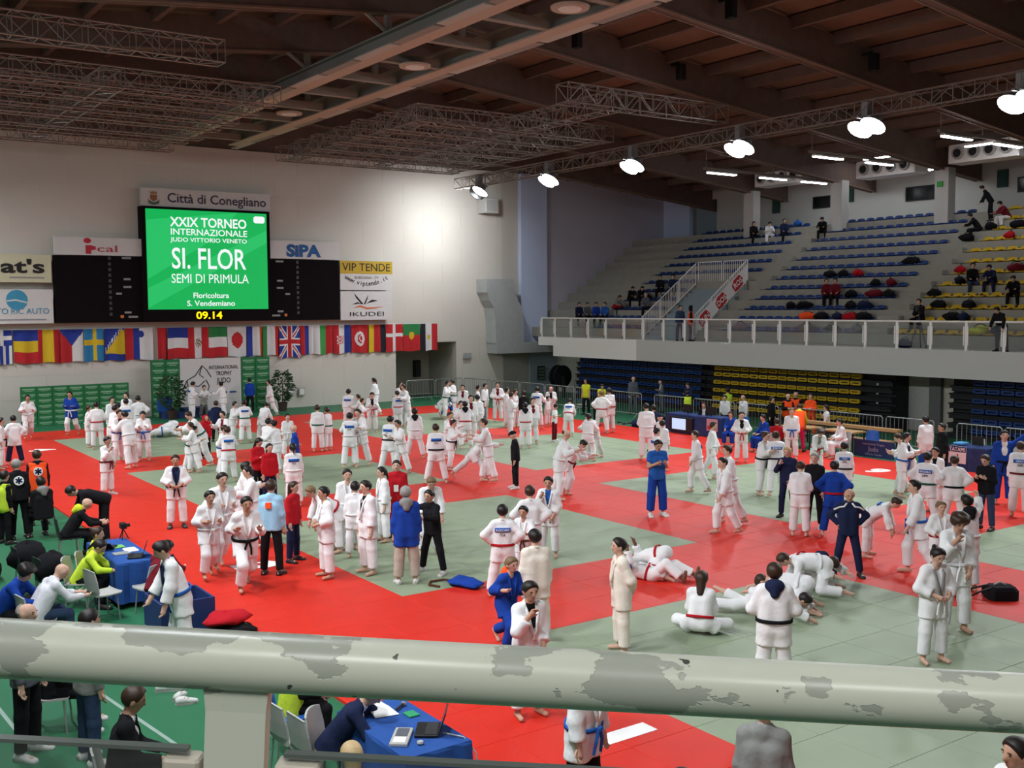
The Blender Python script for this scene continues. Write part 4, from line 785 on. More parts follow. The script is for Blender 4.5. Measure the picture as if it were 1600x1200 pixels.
def shoe_mesh(mt):
    m = MB(); v = []; f = []; secs = [(-.12, .035, .07), (-.08, .042, .095), (-.02, .042, .09), (.05, .045, .065), (.11, .047, .05), (.15, .03, .035)]
    for x, wd, h in secs: v += [(x, -wd, 0), (x, wd, 0), (x, wd*.9, h*.7), (x, 0, h), (x, -wd*.9, h*.7)]
    for i in range(5):
        for k in range(5): f.append((i*5+k, i*5+(k+1) % 5, (i+1)*5+(k+1) % 5, (i+1)*5+k))
    f += [(4, 3, 2, 1, 0), tuple(25+k for k in range(5))]; return m.add(v, f, mt).mesh('upper', smooth=True)
SHW, SHK = shoe_mesh(M_SHOE), shoe_mesh(M_SHOEK); SOLE = MB().prism([(-.125, -.04), (.08, -.05), (.155, -.03), (.16, .02), (.08, .05), (-.12, .042)], 'z', 0, .022, mat('shoe_sole', (.35, .35, .33), .7)).mesh('sole')
def loose_shoe(px, py, rz, lab, me=None, z=FZ):
    p = at(px, py, z); e = empty('trainer_shoe', p, rz, lab, 'shoe', 'loose trainers on the floor'); inst('upper', me or SHW, e, (0, 0, .015)); inst('sole', SOLE, e); MB().tube([(-.02, -.03, .095), (.03, .02, .088), (.02, -.03, .085), (.07, .02, .07)], .004, 4, M_GREYP).build('laces', None, e)
loose_shoe(258, 1080, -.3, 'white trainer at the back of the green floor, lying alone'); loose_shoe(281, 1092, .8, 'white trainer in the pair on green floor, farther one'); loose_shoe(290, 1100, -.2, 'white trainer in the pair on green floor, nearer one'); loose_shoe(272, 1079, -.4, 'white trainer right beside the lone trainer')
for i, (px, py) in enumerate([(968, 662), (975, 664), (984, 663)]): loose_shoe(px, py, i*1.3, ['dark shoe left of the mats by the barrier', 'dark shoe in the middle by the barrier', 'dark shoe at right by the barrier'][i], SHK)
bag(at(993, 668, FZ), (.5, .35, .35), cloth('n'), 'navy bag on the floor by the barrier', 11); bag(at(1035, 660, FZ), (.4, .3, .3), cloth('k'), 'small black bag on the floor under the barrier', 12)
crt = empty('cardboard_box', at(1150, 692, FZ), .3, 'pale pink cardboard box by the officials table', 'box'); MB().box((-.35, -.3, 0), (.35, .3, .55), mat('pink_card', (.55, .36, .30), .8)).build('carton', None, crt); MB().box((-.36, -.31, .5), (.36, .31, .56), mat('pink_card', (.5, .3, .3), .8)).build('lid', None, crt)
pdm = empty('podium', (16.0, 48.6, 0), 0, 'low dark podium in front of the trophy banner', 'podium'); MB().box((-1.4, -.4, FZ), (-.5, .4, .25), M_NAVYP).build('step', None, pdm); MB().box((-.5, -.4, FZ), (.5, .4, .4), M_NAVYP).build('step', None, pdm); MB().box((.5, -.4, FZ), (1.4, .4, .18), M_NAVYP).build('step', None, pdm)
bpn = empty('display_stand', (14.78, 48.87, FZ), 0); MB().box((-.33, -.02, .3), (.33, .02, .95), M_BLUEP).build('panel', None, bpn); MB().box((-.25, -.02, 0), (-.21, .02, .3), M_DARKMET).box((.21, -.02, 0), (.25, .02, .3), M_DARKMET).build('support', None, bpn); tag(bpn, 'small blue panel leaning against the left green banner', 'panel')
# ---- crowd barriers
def barrier(p0, p1, lab):
    p0, p1 = Vector((*p0, FZ)), Vector((*p1, FZ)); L = (p1-p0).length; rz = math.atan2(p1.y-p0.y, p1.x-p0.x); e = empty('crowd_barrier', p0, rz, lab, 'barrier', 'steel crowd barriers around the mats')
    MB().tube([(0, 0, .18), (0, 0, 1.05), (.06, 0, 1.11), (L-.06, 0, 1.11), (L, 0, 1.05), (L, 0, .18), (0, 0, .18)], .021, 6, M_STEEL).build('frame', None, e)
    bm_ = MB().tube([(0, 0, .18), (0, 0, 1.11)], .008, 4, M_STEEL, caps=False).mesh('bar'); n = int(L/.16)
    for k in range(1, n): inst('bar', bm_, e, (L*k/n, 0, 0))
    for x in (.25, L-.25): MB().tube([(x, -.25, 0), (x, 0, .19), (x, .25, 0)], .014, 5, M_STEEL).build('foot', None, e)
ys = [(42.5, 40.2), (40.1, 37.8), (37.7, 35.35), (34.5, 32.2), (32.1, 29.8), (29.7, 27.5), (27.4, 25.2), (25.1, 22.85), (22.7, 20.85), (20.0, 18.45), (18.35, 16.5)]
wh = ['at far end by the drum', 'behind the yellow shirts', 'ending left of the gap', 'starting right of the gap', 'behind the monitor table', 'behind the white shirts', 'behind the orange vests', 'behind the long bench', 'before the pale doorway', 'left behind TATAMI 6', 'right behind TATAMI 6']
for (a, b), t in zip(ys, wh): barrier((31.8, a), (31.8, b), 'steel crowd barrier along the blue seats, '+t)
barrier((27.7, 49.3), (29.4, 49.3), 'steel barrier across the doorway, left half'); barrier((29.5, 49.3), (31.2, 49.3), 'steel barrier across the doorway, right half'); barrier((31.2, 49.1), (31.5, 46.9), 'steel barrier right of the doorway, farther'); barrier((31.5, 46.8), (31.75, 44.7), 'steel barrier right of the doorway, middle'); barrier((31.75, 44.6), (31.8, 42.6), 'steel barrier right of the doorway, nearer')
# ---- potted plants
M_LEAF = mat('dark_leaf', (.018, .05, .016), .6, .35, 9); M_POT = mat('terracotta_dark', (.05, .03, .025), .7); M_STEM = mat('stem_brown', (.06, .045, .03), .8)
def plant(p, h, wd, seed, lab):
    rs = np.random.default_rng(seed); e = empty('potted_tree', p, 0, lab, 'plant'); MB().lathe([(.18, 0), (.24, .4), (.26, .42), (.22, .42)], 14, M_POT).build('pot', None, e)
    MB().tube([(0, 0, .35), (.03, .02, h*.5), (0, 0, h*.9)], [.03, .025, .012], 6, M_STEM).build('stem', None, e)
    mb = MB()
    for _ in range(420):
        t = rs.uniform(0, 1); z = .5+t*(h-.5); rr = wd*(.45+.65*math.sin(math.pi*min(1, t*1.05)))*math.sqrt(rs.uniform(.1, 1)); a = rs.uniform(0, 6.28); c = Vector((rr*math.cos(a), rr*math.sin(a), z)); d = Vector((math.cos(a), math.sin(a), rs.uniform(-.7, .6))).normalized(); q = d.orthogonal().normalized(); L = rs.uniform(.14, .24)
        mb.add([c, c+d*L*.5+q*.05, c+d*L, c+d*L*.5-q*.05], [(0, 1, 2, 3)], M_LEAF)
    tag(mb.build('foliage', None, e), kind='stuff')
plant((14.9, 48.2, FZ), 2.0, .55, 1, 'leafy potted tree left of the trophy banner'); plant((20.45, 48.7, FZ), 1.95, .5, 2, 'leafy potted tree right of the green banners')
for i, x in enumerate((21.4, 22.0)):
    e = empty('wall_socket_box', (x, 49.93, .75), 0, ['small framed wall box right of potted tree, left one', 'small framed wall box right of potted tree, right one'][i], 'wall box'); MB().box((-.17, -.06, -.2), (.17, 0, .2), M_GREYP).build('frame', None, e); MB().box((-.12, -.07, -.15), (.12, -.06, .15), M_WHITE).build('cover', None, e)

# ---- bags on the stand seats (row, px along the row)
BG = [(1, 1262, 'o', 'red'), (1, 1285, 'k', 'black'), (1, 1310, 'n', 'navy'), (1, 1330, 'r', 'red and black'), (1, 1350, 'k', 'black'), (2, 1236, 'k', 'black'), (2, 1257, 'k', 'black'), (2, 1330, 'k', 'black'), (2, 1352, 'n', 'navy'), (3, 1330, 'k', 'black'), (3, 1368, 'm', 'maroon'), (3, 1390, 'k', 'black'), (4, 1368, 'k', 'black'), (4, 1393, 'm', 'brown'), (5, 1297, 'k', 'black'), (5, 1318, 'k', 'black'), (5, 1340, 'r', 'red'), (6, 1424, 'k', 'black'),
      (0, 1158, 'z', 'purple'), (0, 1262, 'a', 'grey'), (0, 1302, 'k', 'black'), (0, 1340, 'a', 'dark grey'), (2, 1468, 'k', 'black'), (2, 1515, 'k', 'black'), (3, 1460, 'k', 'black'), (1, 1490, 'k', 'black'), (1, 1508, 'n', 'navy'), (4, 1500, 'k', 'black'), (5, 1500, 'r', 'red'), (5, 1588, 'm', 'maroon'), (8, 1510, 'k', 'black'), (8, 1576, 'r', 'red'), (9, 1545, 'k', 'black'), (9, 1590, 'k', 'black'), (0, 1535, 'y', 'yellow'), (0, 1560, 'n', 'navy'), (11, 1246, 'b', 'blue'), (3, 1010, 'k', 'black'), (3, 1040, 'k', 'black'), (2, 965, 'r', 'red')]
sec = lambda px: 'left of the stairway' if px < 1120 else ('in middle blue section' if px < 1430 else 'in yellow section')
seen = {}
for n, (i, px, c, cn) in enumerate(BG):
    x, z = row(i); p = on_x(px, 450, x); key = (i, cn, sec(px)); seen[key] = seen.get(key, 0)+1; sfx = ['', ', second along', ', third along', ', fourth along'][seen[key]-1]
    bag((x-.02, p.y, z+.06), (.55+.3*RNG.random(), .42, .34), cloth(c), f'{cn} bag on the {ORD[min(i, 11)]} seat row {sec(px)}{sfx}', 100+n, 'bags on the stand seats')
# ================================================================= CAMERA-SIDE RAILING
def rail_paint():
    m = bpy.data.materials.new('chipped_rail_paint'); m.use_nodes = True; nt = m.node_tree; b = nt.nodes['Principled BSDF']; tc = nt.nodes.new('ShaderNodeTexCoord')
    mp = nt.nodes.new('ShaderNodeMapping'); mp.inputs['Scale'].default_value = (8.0, 13, 13); mp.inputs['Location'].default_value = (3.1, .4, 1.7); nt.links.new(tc.outputs['Object'], mp.inputs[0])
    n = nt.nodes.new('ShaderNodeTexNoise'); n.inputs['Scale'].default_value = 1.0; n.inputs['Detail'].default_value = 7; n.inputs['Roughness'].default_value = .55; nt.links.new(mp.outputs[0], n.inputs[0])
    sp = nt.nodes.new('ShaderNodeSeparateXYZ'); nt.links.new(tc.outputs['Object'], sp.inputs[0])
    hh = nt.nodes.new('ShaderNodeMath'); hh.operation = 'MULTIPLY_ADD'; hh.inputs[1].default_value = 1.6; hh.inputs[2].default_value = 0; nt.links.new(sp.outputs['Z'], hh.inputs[0])
    ad = nt.nodes.new('ShaderNodeMath'); ad.operation = 'ADD'; nt.links.new(n.outputs['Fac'], ad.inputs[0]); nt.links.new(hh.outputs[0], ad.inputs[1])
    r = nt.nodes.new('ShaderNodeMapRange'); r.inputs[1].default_value = .562; r.inputs[2].default_value = .568; nt.links.new(ad.outputs[0], r.inputs[0])
    mx = nt.nodes.new('ShaderNodeMix'); mx.data_type = 'RGBA'; mx.inputs[6].default_value = (.58, .62, .53, 1); mx.inputs[7].default_value = (.37, .40, .35, 1); nt.links.new(r.outputs[0], mx.inputs[0])
    n3 = nt.nodes.new('ShaderNodeTexNoise'); n3.inputs['Scale'].default_value = 60; nt.links.new(tc.outputs['Object'], n3.inputs[0]); gt = nt.nodes.new('ShaderNodeMapRange'); gt.inputs[1].default_value = .735; gt.inputs[2].default_value = .75; nt.links.new(n3.outputs['Fac'], gt.inputs[0])
    mx2 = nt.nodes.new('ShaderNodeMix'); mx2.data_type = 'RGBA'; mx2.inputs[7].default_value = (.07, .08, .07, 1); nt.links.new(gt.outputs[0], mx2.inputs[0]); nt.links.new(mx.outputs[2], mx2.inputs[6]); nt.links.new(mx2.outputs[2], b.inputs['Base Color'])
    bp = nt.nodes.new('ShaderNodeBump'); bp.inputs['Strength'].default_value = .5; bp.inputs['Distance'].default_value = .0015; bp.invert = True; nt.links.new(r.outputs[0], bp.inputs['Height']); nt.links.new(bp.outputs[0], b.inputs['Normal'])
    b.inputs['Roughness'].default_value = .32; return m
M_RAIL = rail_paint()
A = Vector((.183, 1.1875, 4.601)); B = Vector((1.048, .576, 4.538)); dv = (B-A); Ld = dv.length
fr = empty('foreground_railing', A, 0, 'thick chipped pale green tubular handrail across the foreground', 'railing'); fr.rotation_euler = dv.to_track_quat('X', 'Z').to_euler()
n = 40; MB().tube([(-1.6, 0, 0), (-.5, 0, 0), (.0, 0, 0), (.5, 0, 0), (1.06, 0, 0), (1.6, 0, 0), (2.6, 0, 0)], .0305, n, M_RAIL).build('handrail', None, fr, smooth=True)
pc = Vector((.3825, 1.043, 4.55)); t_ = (pc-A).dot(dv)/Ld
MB().box((t_-.031, -.012, -1.0), (t_+.031, .012, -.012), M_RAIL).build('post', None, fr)
MB().add([(t_-.031, -.012, -.05), (t_+.031, -.012, -.05), (t_+.031, .012, -.05), (t_-.031, .012, -.05), (t_-.0335, -.014, -.025), (t_+.0335, -.014, -.025), (t_+.0335, .014, -.025), (t_-.0335, .014, -.025)], [(0, 1, 5, 4), (1, 2, 6, 5), (2, 3, 7, 6), (3, 0, 4, 7), (4, 5, 6, 7), (3, 2, 1, 0)], M_RAIL).build('weld_collar', None, fr)
M_FG = glass('railing_pane', (.10, .12, .11), .12)
for x0, x1, zt in ((-1.4, t_-.05, -.098), (t_+.05, 2.4, -.098)):
    MB().box((x0, -.005, -.9), (x1, .005, zt), M_FG).build('glass_pane', None, fr); MB().box((x0, -.006, zt), (x1, .006, zt+.004), mat('glass_edge', (.10, .12, .11), .3)).build('pane_edge', None, fr)
for x0, x1 in ((t_-.074, t_-.036), (t_+.042, t_+.088)):
    MB().bevbox((x0, -.014, -.17), (x1, .014, -.103), .003, mat('clamp_white', (.50, .47, .40), .5)).build('glass_clamp', None, fr)
# ================================================================= PEOPLE
def surf(prims, vox, k, cuts=(), planes=()):
    """smooth union of tapered capsules -> closed quad mesh (surface nets). prim = (a, b, ra, rb, flat)"""
    lo = np.min([np.minimum(p[0], p[1])-max(p[2], p[3]) for p in prims], 0)-2.2*vox; hi = np.max([np.maximum(p[0], p[1])+max(p[2], p[3]) for p in prims], 0)+2.2*vox
    n = np.ceil((hi-lo)/vox).astype(int)+1; D = np.full(n, 1.0, np.float32); ax = [(lo[i]+vox*np.arange(n[i])).astype(np.float32) for i in range(3)]
    def rng(a, b, m):
        i0 = np.maximum(((np.minimum(a, b)-m-lo)/vox).astype(int), 0); i1 = np.minimum(((np.maximum(a, b)+m-lo)/vox).astype(int)+2, n); return i0, i1
    def dist(a, b, ra, rb, flat, i0, i1):
        X = ax[0][i0[0]:i1[0], None, None]-np.float32(a[0]); Y = ax[1][None, i0[1]:i1[1], None]-np.float32(a[1]); Z = ax[2][None, None, i0[2]:i1[2]]-np.float32(a[2])
        v = b-a; L2 = float(v@v)+1e-9; pr = (X*v[0]+Y*v[1]+Z*v[2])/np.float32(L2); t = np.clip(pr, 0, 1)
        d = np.sqrt((X-t*v[0])**2+(Y-t*v[1])**2+(Z-t*v[2])**2)-(ra+t*(rb-ra))
        if flat: d = np.maximum(d, (pr-1)*math.sqrt(L2))
        return d
    for a, b, ra, rb, flat in prims:
        i0, i1 = rng(a, b, max(ra, rb)+k+2*vox); d = dist(a, b, ra, rb, flat, i0, i1); sl = tuple(slice(i0[i], i1[i]) for i in range(3)); S_ = D[sl]
        h = np.maximum(k-np.abs(S_-d), 0); D[sl] = np.minimum(S_, d)-h*h*(.25/k)
    for a, b, ra, rb in cuts:
        i0, i1 = rng(a, b, max(ra, rb)+2*vox)
        if np.any(i1 <= i0): continue
        d = dist(a, b, ra, rb, 0, i0, i1); sl = tuple(slice(i0[i], i1[i]) for i in range(3)); D[sl] = np.maximum(D[sl], -d)
    for p, nrm in planes:
        D = np.maximum(D, ((ax[0]-p[0])*nrm[0])[:, None, None]+((ax[1]-p[1])*nrm[1])[None, :, None]+((ax[2]-p[2])*nrm[2])[None, None, :])
    s = D < 0
    cs = [(i, j, l) for i in (0, 1) for j in (0, 1) for l in (0, 1)]
    cnt = sum(s[i:n[0]-1+i, j:n[1]-1+j, l:n[2]-1+l].astype(np.int8) for i, j, l in cs); mask = (cnt > 0) & (cnt < 8); I = np.argwhere(mask)
    if len(I) == 0: return np.zeros((0, 3)), np.zeros((0, 4), int)
    val = {c: D[I[:, 0]+c[0], I[:, 1]+c[1], I[:, 2]+c[2]] for c in cs}; acc = np.zeros((len(I), 3)); w = np.zeros(len(I))
    for c in cs:
        for a in range(3):
            if c[a]: continue
            e = list(c); e[a] = 1; va, vb = val[c], val[tuple(e)]; cr = (va < 0) != (vb < 0); t = np.where(cr, va/np.where(cr, va-vb, 1), 0); P_ = np.tile(np.array(c, float), (len(I), 1)); P_[:, a] += t; acc += P_*cr[:, None]; w += cr
    V = lo+(I+acc/w[:, None])*vox
    vid = np.full(mask.shape, -1, np.int64); vid[mask] = np.arange(len(I)); Q = []
    for a in range(3):
        b, c = (a+1) % 3, (a+2) % 3
        s0 = np.moveaxis(s, (a, b, c), (0, 1, 2)); vm = np.moveaxis(vid, (a, b, c), (0, 1, 2))
        A0 = s0[:-1, 1:-1, 1:-1]; A1 = s0[1:, 1:-1, 1:-1]; cr = A0 != A1; ii, jj, kk = np.nonzero(cr)
        q = np.stack([vm[ii, jj, kk], vm[ii, jj+1, kk], vm[ii, jj+1, kk+1], vm[ii, jj, kk+1]], 1); fl_ = ~A0[ii, jj, kk]; q[fl_] = q[fl_][:, ::-1]; Q.append(q)
    return V, np.concatenate(Q)
def tube_np(pts, rad, n=6):
    mb = MB().tube([Vector(p) for p in pts], rad, n, None, caps=False); V = np.array([list(v) for v in mb.v]); Q = [list(f) for f in mb.f]
    tip = len(V); V = np.vstack([V, np.mean(V[-n:], 0)+(np.array(pts[-1])-np.array(pts[-2]))*.15]); m0 = (len(pts)-1)*n
    for j in range(0, n, 2): Q.append([m0+j, m0+(j+1) % n, m0+(j+2) % n, tip])
    return V, np.array(Q)
nrm = lambda v: np.array(v, float)/np.linalg.norm(v)
# pose: arms/legs given as unit-ish vectors, x = outwards, y = forwards, z = up
ST = dict(lean=2, side=0, twist=0, hp=0, hy=0, R=((.14, .02, -1), (.05, .16, -1)), L=((.14, .02, -1), (.05, .16, -1)), r=((.10, .02, -1), (.05, -.04, -1)), l=((.10, .02, -1), (.05, -.04, -1)), toe=0, rot=0, rotz=0, base='feet')
def D_(**k): d = dict(ST); d.update(k); return d
POSE = dict(stand=D_(), wide=D_(r=((.28, .02, -1), (.2, -.04, -1)), l=((.28, .02, -1), (.2, -.04, -1))),
  hips=D_(R=((.72, -.30, -.75), (-.60, .30, -.60)), L=((.72, -.30, -.75), (-.60, .30, -.60)), r=((.2, .02, -1), (.16, -.04, -1)), l=((.2, .02, -1), (.16, -.04, -1))),
  behind=D_(R=((.22, -.38, -.9), (-.55, -.15, -.5)), L=((.22, -.38, -.9), (-.55, -.15, -.5))),
  belt=D_(R=((.42, .05, -.9), (-.62, .62, -.30)), L=((.42, .05, -.9), (-.62, .62, -.30))),
  cross=D_(R=((.22, .22, -.9), (-.80, .50, .12)), L=((.22, .22, -.9), (-.78, .58, .02))),
  phone=D_(hp=22, R=((.18, .08, -.95), (-.40, .80, .35)), L=((.18, .08, -.95), (-.40, .80, .35))),
  mouth=D_(hp=8, R=((.28, .45, -.8), (-.50, .45, .85)), L=((.2, .0, -1), (-.3, .5, -.6))),
  grip=D_(lean=8, R=((.35, .42, -.8), (-.12, .9, .35)), L=((.35, .5, -.75), (-.1, .92, .15)), r=((.15, .15, -1), (.1, -.1, -1)), l=((.15, -.2, -1), (.1, -.3, -1))),
  gripbend=D_(lean=34, hp=8, R=((.3, .5, -.65), (-.15, .9, .0)), L=((.3, .55, -.6), (-.1, .9, .05)), r=((.2, .32, -1), (.12, -.3, -1)), l=((.2, -.1, -1), (.12, -.45, -1))),
  lunge=D_(lean=42, R=((.2, .9, -.2), (-.05, .95, .1)), L=((.2, .9, -.3), (-.05, .95, .0)), r=((.15, .75, -.75), (.1, -.12, -1)), l=((.15, -.75, -.75), (.1, -.8, -.65))),
  walk=D_(lean=4, R=((.14, -.25, -1), (.0, .15, -1)), L=((.14, .28, -1), (-.05, .45, -.9)), r=((.08, .35, -1), (.04, -.05, -1)), l=((.08, -.25, -1), (.04, -.5, -.9))),
  run=D_(lean=12, R=((.25, -.55, -.8), (-.1, .85, .15)), L=((.25, .2, -.95), (-.35, .9, .35)), r=((.08, .75, -.8), (.04, -.35, -1)), l=((.08, -.18, -1), (.04, -1, -.45))),
  jog=D_(lean=8, R=((.3, -.35, -.9), (-.35, .85, .1)), L=((.3, -.2, -.95), (-.4, .85, .15)), r=((.08, .42, -1), (.04, -.25, -1)), l=((.08, -.15, -1), (.04, -.75, -.8))),
  bend=D_(lean=78, hp=-10, R=((.15, .25, -1), (-.05, .3, -1)), L=((.15, .2, -1), (-.05, .3, -1)), r=((.14, .05, -1), (.1, -.05, -1)), l=((.14, .05, -1), (.1, -.05, -1))),
  lean=D_(lean=30, hp=18, R=((.2, .3, -.95), (-.1, .55, -.85)), L=((.2, .15, -1), (0, .3, -1)), r=((.12, .1, -1), (.08, -.08, -1)), l=((.12, -.05, -1), (.08, -.1, -1))),
  sit=D_(lean=8, R=((.12, .25, -.95), (-.25, .9, -.25)), L=((.12, .25, -.95), (-.25, .9, -.25)), r=((.14, .98, -.08), (.05, -.05, -1)), l=((.14, .98, -.08), (.05, -.05, -1)), base='seat'),
  sitlean=D_(lean=32, hp=12, R=((.2, .6, -.7), (-.3, .9, -.1)), L=((.2, .6, -.7), (-.3, .9, -.1)), r=((.18, .98, -.08), (.05, .05, -1)), l=((.18, .98, -.08), (.05, -.15, -1)), base='seat'),
  lotus=D_(lean=14, R=((.15, .25, -.95), (-.3, .85, -.35)), L=((.15, .25, -.95), (-.3, .85, -.35)), r=((.80, .62, -.12), (-.90, .25, -.18)), l=((.80, .62, -.12), (-.90, .12, -.16)), base='pelvis'),
  allfours=D_(lean=86, hp=-25, R=((.3, .2, -1), (-.1, .35, -.9)), L=((.3, .2, -1), (-.1, .35, -.9)), r=((.3, .25, -1), (.05, -1, -.10)), l=((.3, .2, -1), (.05, -1, -.10)), toe=1, base='pelvis'),
  turtle=D_(lean=104, hp=10, R=((.4, .6, -.4), (-.4, .85, -.2)), L=((.4, .6, -.4), (-.4, .85, -.2)), r=((.35, .72, -.75), (.05, -1, -.12)), l=((.35, .6, -.8), (.05, -1, -.12)), toe=1, base='pelvis'),
  crouch=D_(lean=45, R=((.2, .7, -.5), (-.2, .8, -.4)), L=((.2, .7, -.5), (-.2, .8, -.4)), r=((.35, .85, .1), (.05, -.45, -1)), l=((.3, .7, -.6), (.05, -.9, -.5)), base='pelvis'),
  prone=D_(R=((.7, .4, .5), (-.3, .5, .85)), L=((.7, .4, .5), (-.3, .5, .85)), r=((.35, .1, -1), (.2, -.15, -1)), l=((.45, .3, -.8), (.1, -.5, -.9)), toe=1, rot=84, base='pelvis', hp=-20),
  supine=D_(R=((.6, .7, -.2), (-.3, .9, .4)), L=((.6, .7, -.2), (-.3, .9, .4)), r=((.3, .75, -.6), (.1, -.5, -.9)), l=((.35, .5, -.8), (.1, -.3, -.95)), rot=-82, base='pelvis', hp=15),
  kneel=D_(lean=20, R=((.2, .6, -.7), (-.1, .9, -.2)), L=((.2, .6, -.7), (-.1, .9, -.2)), r=((.2, .15, -1), (.05, -1, -.1)), l=((.2, .95, -.15), (.05, -.05, -1)), toe=0, base='pelvis'))
EYE = MB().lathe([(.1, -1), (.7, -.7), (1, 0), (.7, .7), (.1, 1)], 8, mat('eye_dark', (.02, .014, .012), .3)).mesh('eye', True); BROW = MB().box((-1, -1, -1), (1, 1, 1), HAIRM['b']).mesh('eyebrow'); LIPS = MB().lathe([(.2, -1), (.9, -.5), (1, 0), (.9, .5), (.2, 1)], 8, mat('lips', (.30, .10, .085), .5)).mesh('mouth', True)
NP = [0]
def person(loc, heading, h, pose, kit, hair, label, group, scale_px, seatz=None, skin=0, extra=None):
    NP[0] += 1
    p = dict(POSE[pose]) if isinstance(pose, str) else dict(POSE[pose[0]])
    if not isinstance(pose, str): p.update(pose[1])
    s = h/1.75; hs = s**.55; vox = min(.042, max(.017, 1.75/scale_px))
    ln, sd, tw = (math.radians(p[q]) for q in ('lean', 'side', 'twist'))
    u = np.array([math.sin(sd), math.sin(ln)*math.cos(sd), math.cos(ln)*math.cos(sd)]); r0 = np.array([math.cos(tw), math.sin(tw), 0.]); r_ = nrm(r0-u*(r0@u)); f_ = np.cross(u, r_); fh = np.array([-math.sin(tw), math.cos(tw), 0.])
    C_ = np.zeros(3); N_ = C_+u*.53*s; X_ = np.array([1., 0, 0])
    def av(sg, v): return nrm(r0*sg*v[0]+fh*v[1]+np.array([0, 0, v[2]]))
    hp, hy = math.radians(p['hp']), math.radians(p['hy'])
    hr = math.cos(hy)*r_+math.sin(hy)*f_; hf0 = math.cos(hy)*f_-math.sin(hy)*r_; hb = nrm(u*.75+np.array([0, 0, .25])) if p['lean'] < 60 else u
    hf0 = nrm(hf0-hb*(hf0@hb)); hf = math.cos(hp)*hf0-math.sin(hp)*hb; hu = math.cos(hp)*hb+math.sin(hp)*hf0
    Hd = N_+hb*.058*s+hu*.092*hs+hf*.018*s
    pt = {}
    for sg, ka, kl in ((1, 'R', 'r'), (-1, 'L', 'l')):
        S0 = N_-u*.072*s+r_*sg*.160*s; ua, fa = av(sg, p[ka][0]), av(sg, p[ka][1]); E0 = S0+ua*.275*s; W0 = E0+fa*.245*s; Hn = W0+fa*.085*s
        th, sh = nrm([sg*p[kl][0][0], p[kl][0][1], p[kl][0][2]]), nrm([sg*p[kl][1][0], p[kl][1][1], p[kl][1][2]]); J0 = C_+X_*sg*.088*s-np.array([0, 0, .02*s]); K0 = J0+th*.42*s; A0 = K0+sh*.405*s
        fd = nrm([sg*.18, 1, 0]) if not p['toe'] else nrm(sh+np.array([0, 0, -.15]))
        if not p['toe'] and sh[1] < -.55: fd = nrm([0, .55, -.8])
        he, to = A0-fd*.045*s+np.array([0, 0, -.035*s])*(0 if p['toe'] else 1), A0+fd*.15*s+np.array([0, 0, -.042*s])*(0 if p['toe'] else 1)
        pt[sg] = dict(S=S0, E=E0, W=W0, H=Hn, ua=ua, fa=fa, J=J0, K=K0, A=A0, th=th, sh=sh, he=he, to=to, fd=fd)
    G = np.eye(3)
    if p['rot']:
        a = math.radians(p['rot']); G = np.array([[1, 0, 0], [0, math.cos(a), math.sin(a)], [0, -math.sin(a), math.cos(a)]])
        for q in pt.values():
            for k_ in q: q[k_] = G @ q[k_]
        C_, N_, Hd, u, r_, f_, hr, hf, hu, X_ = (G @ v for v in (C_, N_, Hd, u, r_, f_, hr, hf, hu, X_))
    body = []
    def ad(L, a, b, ra, rb, flat=0): L.append((np.array(a, float), np.array(b, float), ra*s, rb*s, flat))
    ch = C_+u*.33*s; fem = (extra or {}).get('fem', 0); wdt = (extra or {}).get('w', 1.0)*.93
    def torso(L, o, low=-.03, flat=0, top=.33):
        for sg in (1, -1): ad(L, C_+u*top*s+r_*sg*.074*s*wdt, C_+u*low*s+r_*sg*.068*s*wdt, .102*wdt+o, .098*wdt+o+(.012 if o else 0), flat)
        ad(L, pt[1]['S']-r_*.03*s, pt[-1]['S']+r_*.03*s, .050+o*.7, .050+o*.7)
        for sg in (1, -1): ad(L, N_-u*.02*s, pt[sg]['S']+u*.0*s, .045+o*.55, .040+o*.6)
    # body
    L = body; torso(L, 0); ad(L, N_-u*.02*s, Hd-hu*.04*hs, .056, .052)
    hsx = hs/s
    L.append((Hd+hu*.022*hs-hf*.012*hs, Hd+hu*.03*hs+hf*.012*hs, .090*hs, .086*hs, 0)); L.append((Hd-hu*.01*hs+hf*.02*hs, Hd-hu*.062*hs+hf*.045*hs, .070*hs, .046*hs, 0))
    if scale_px > 45:
        L.append((Hd+hu*.012*hs+hf*.092*hs, Hd-hu*.018*hs+hf*.112*hs, .010*hs, .017*hs, 0))
        for sg in (1, -1): L.append((Hd+hr*sg*.088*hs+hu*.012*hs, Hd+hr*sg*.088*hs-hu*.022*hs, .016*hs, .012*hs, 0))
    for sg in (1, -1):
        q = pt[sg]; ad(L, q['S'], q['E'], .046, .040); ad(L, q['E'], q['W'], .042, .028); ad(L, q['W'], q['H'], .028, .036); ad(L, q['J'], q['K'], .085, .060); ad(L, q['K'], q['A'], .056, .038); ad(L, q['he'], q['to'], .036, .034)
    zmin = min(min(a[2]-ra, b[2]-rb) for a, b, ra, rb, fl_ in L)
    ankles = (pt[1]['A']+pt[-1]['A'])/2
    base = p['base']
    if base == 'feet': off = np.array([ankles[0], ankles[1], zmin])
    elif base == 'seat': off = np.array([0, 0, zmin]) if seatz is None else np.array([0, 0, -.115*s-seatz])
    else: off = np.array([0, 0, zmin])
    kt = kit.split(); typ, jc, tc, bc = kt[0], kt[1], kt[2], kt[3]; ex = kt[4:]
    e = empty('person', loc, heading, label, 'person', group)
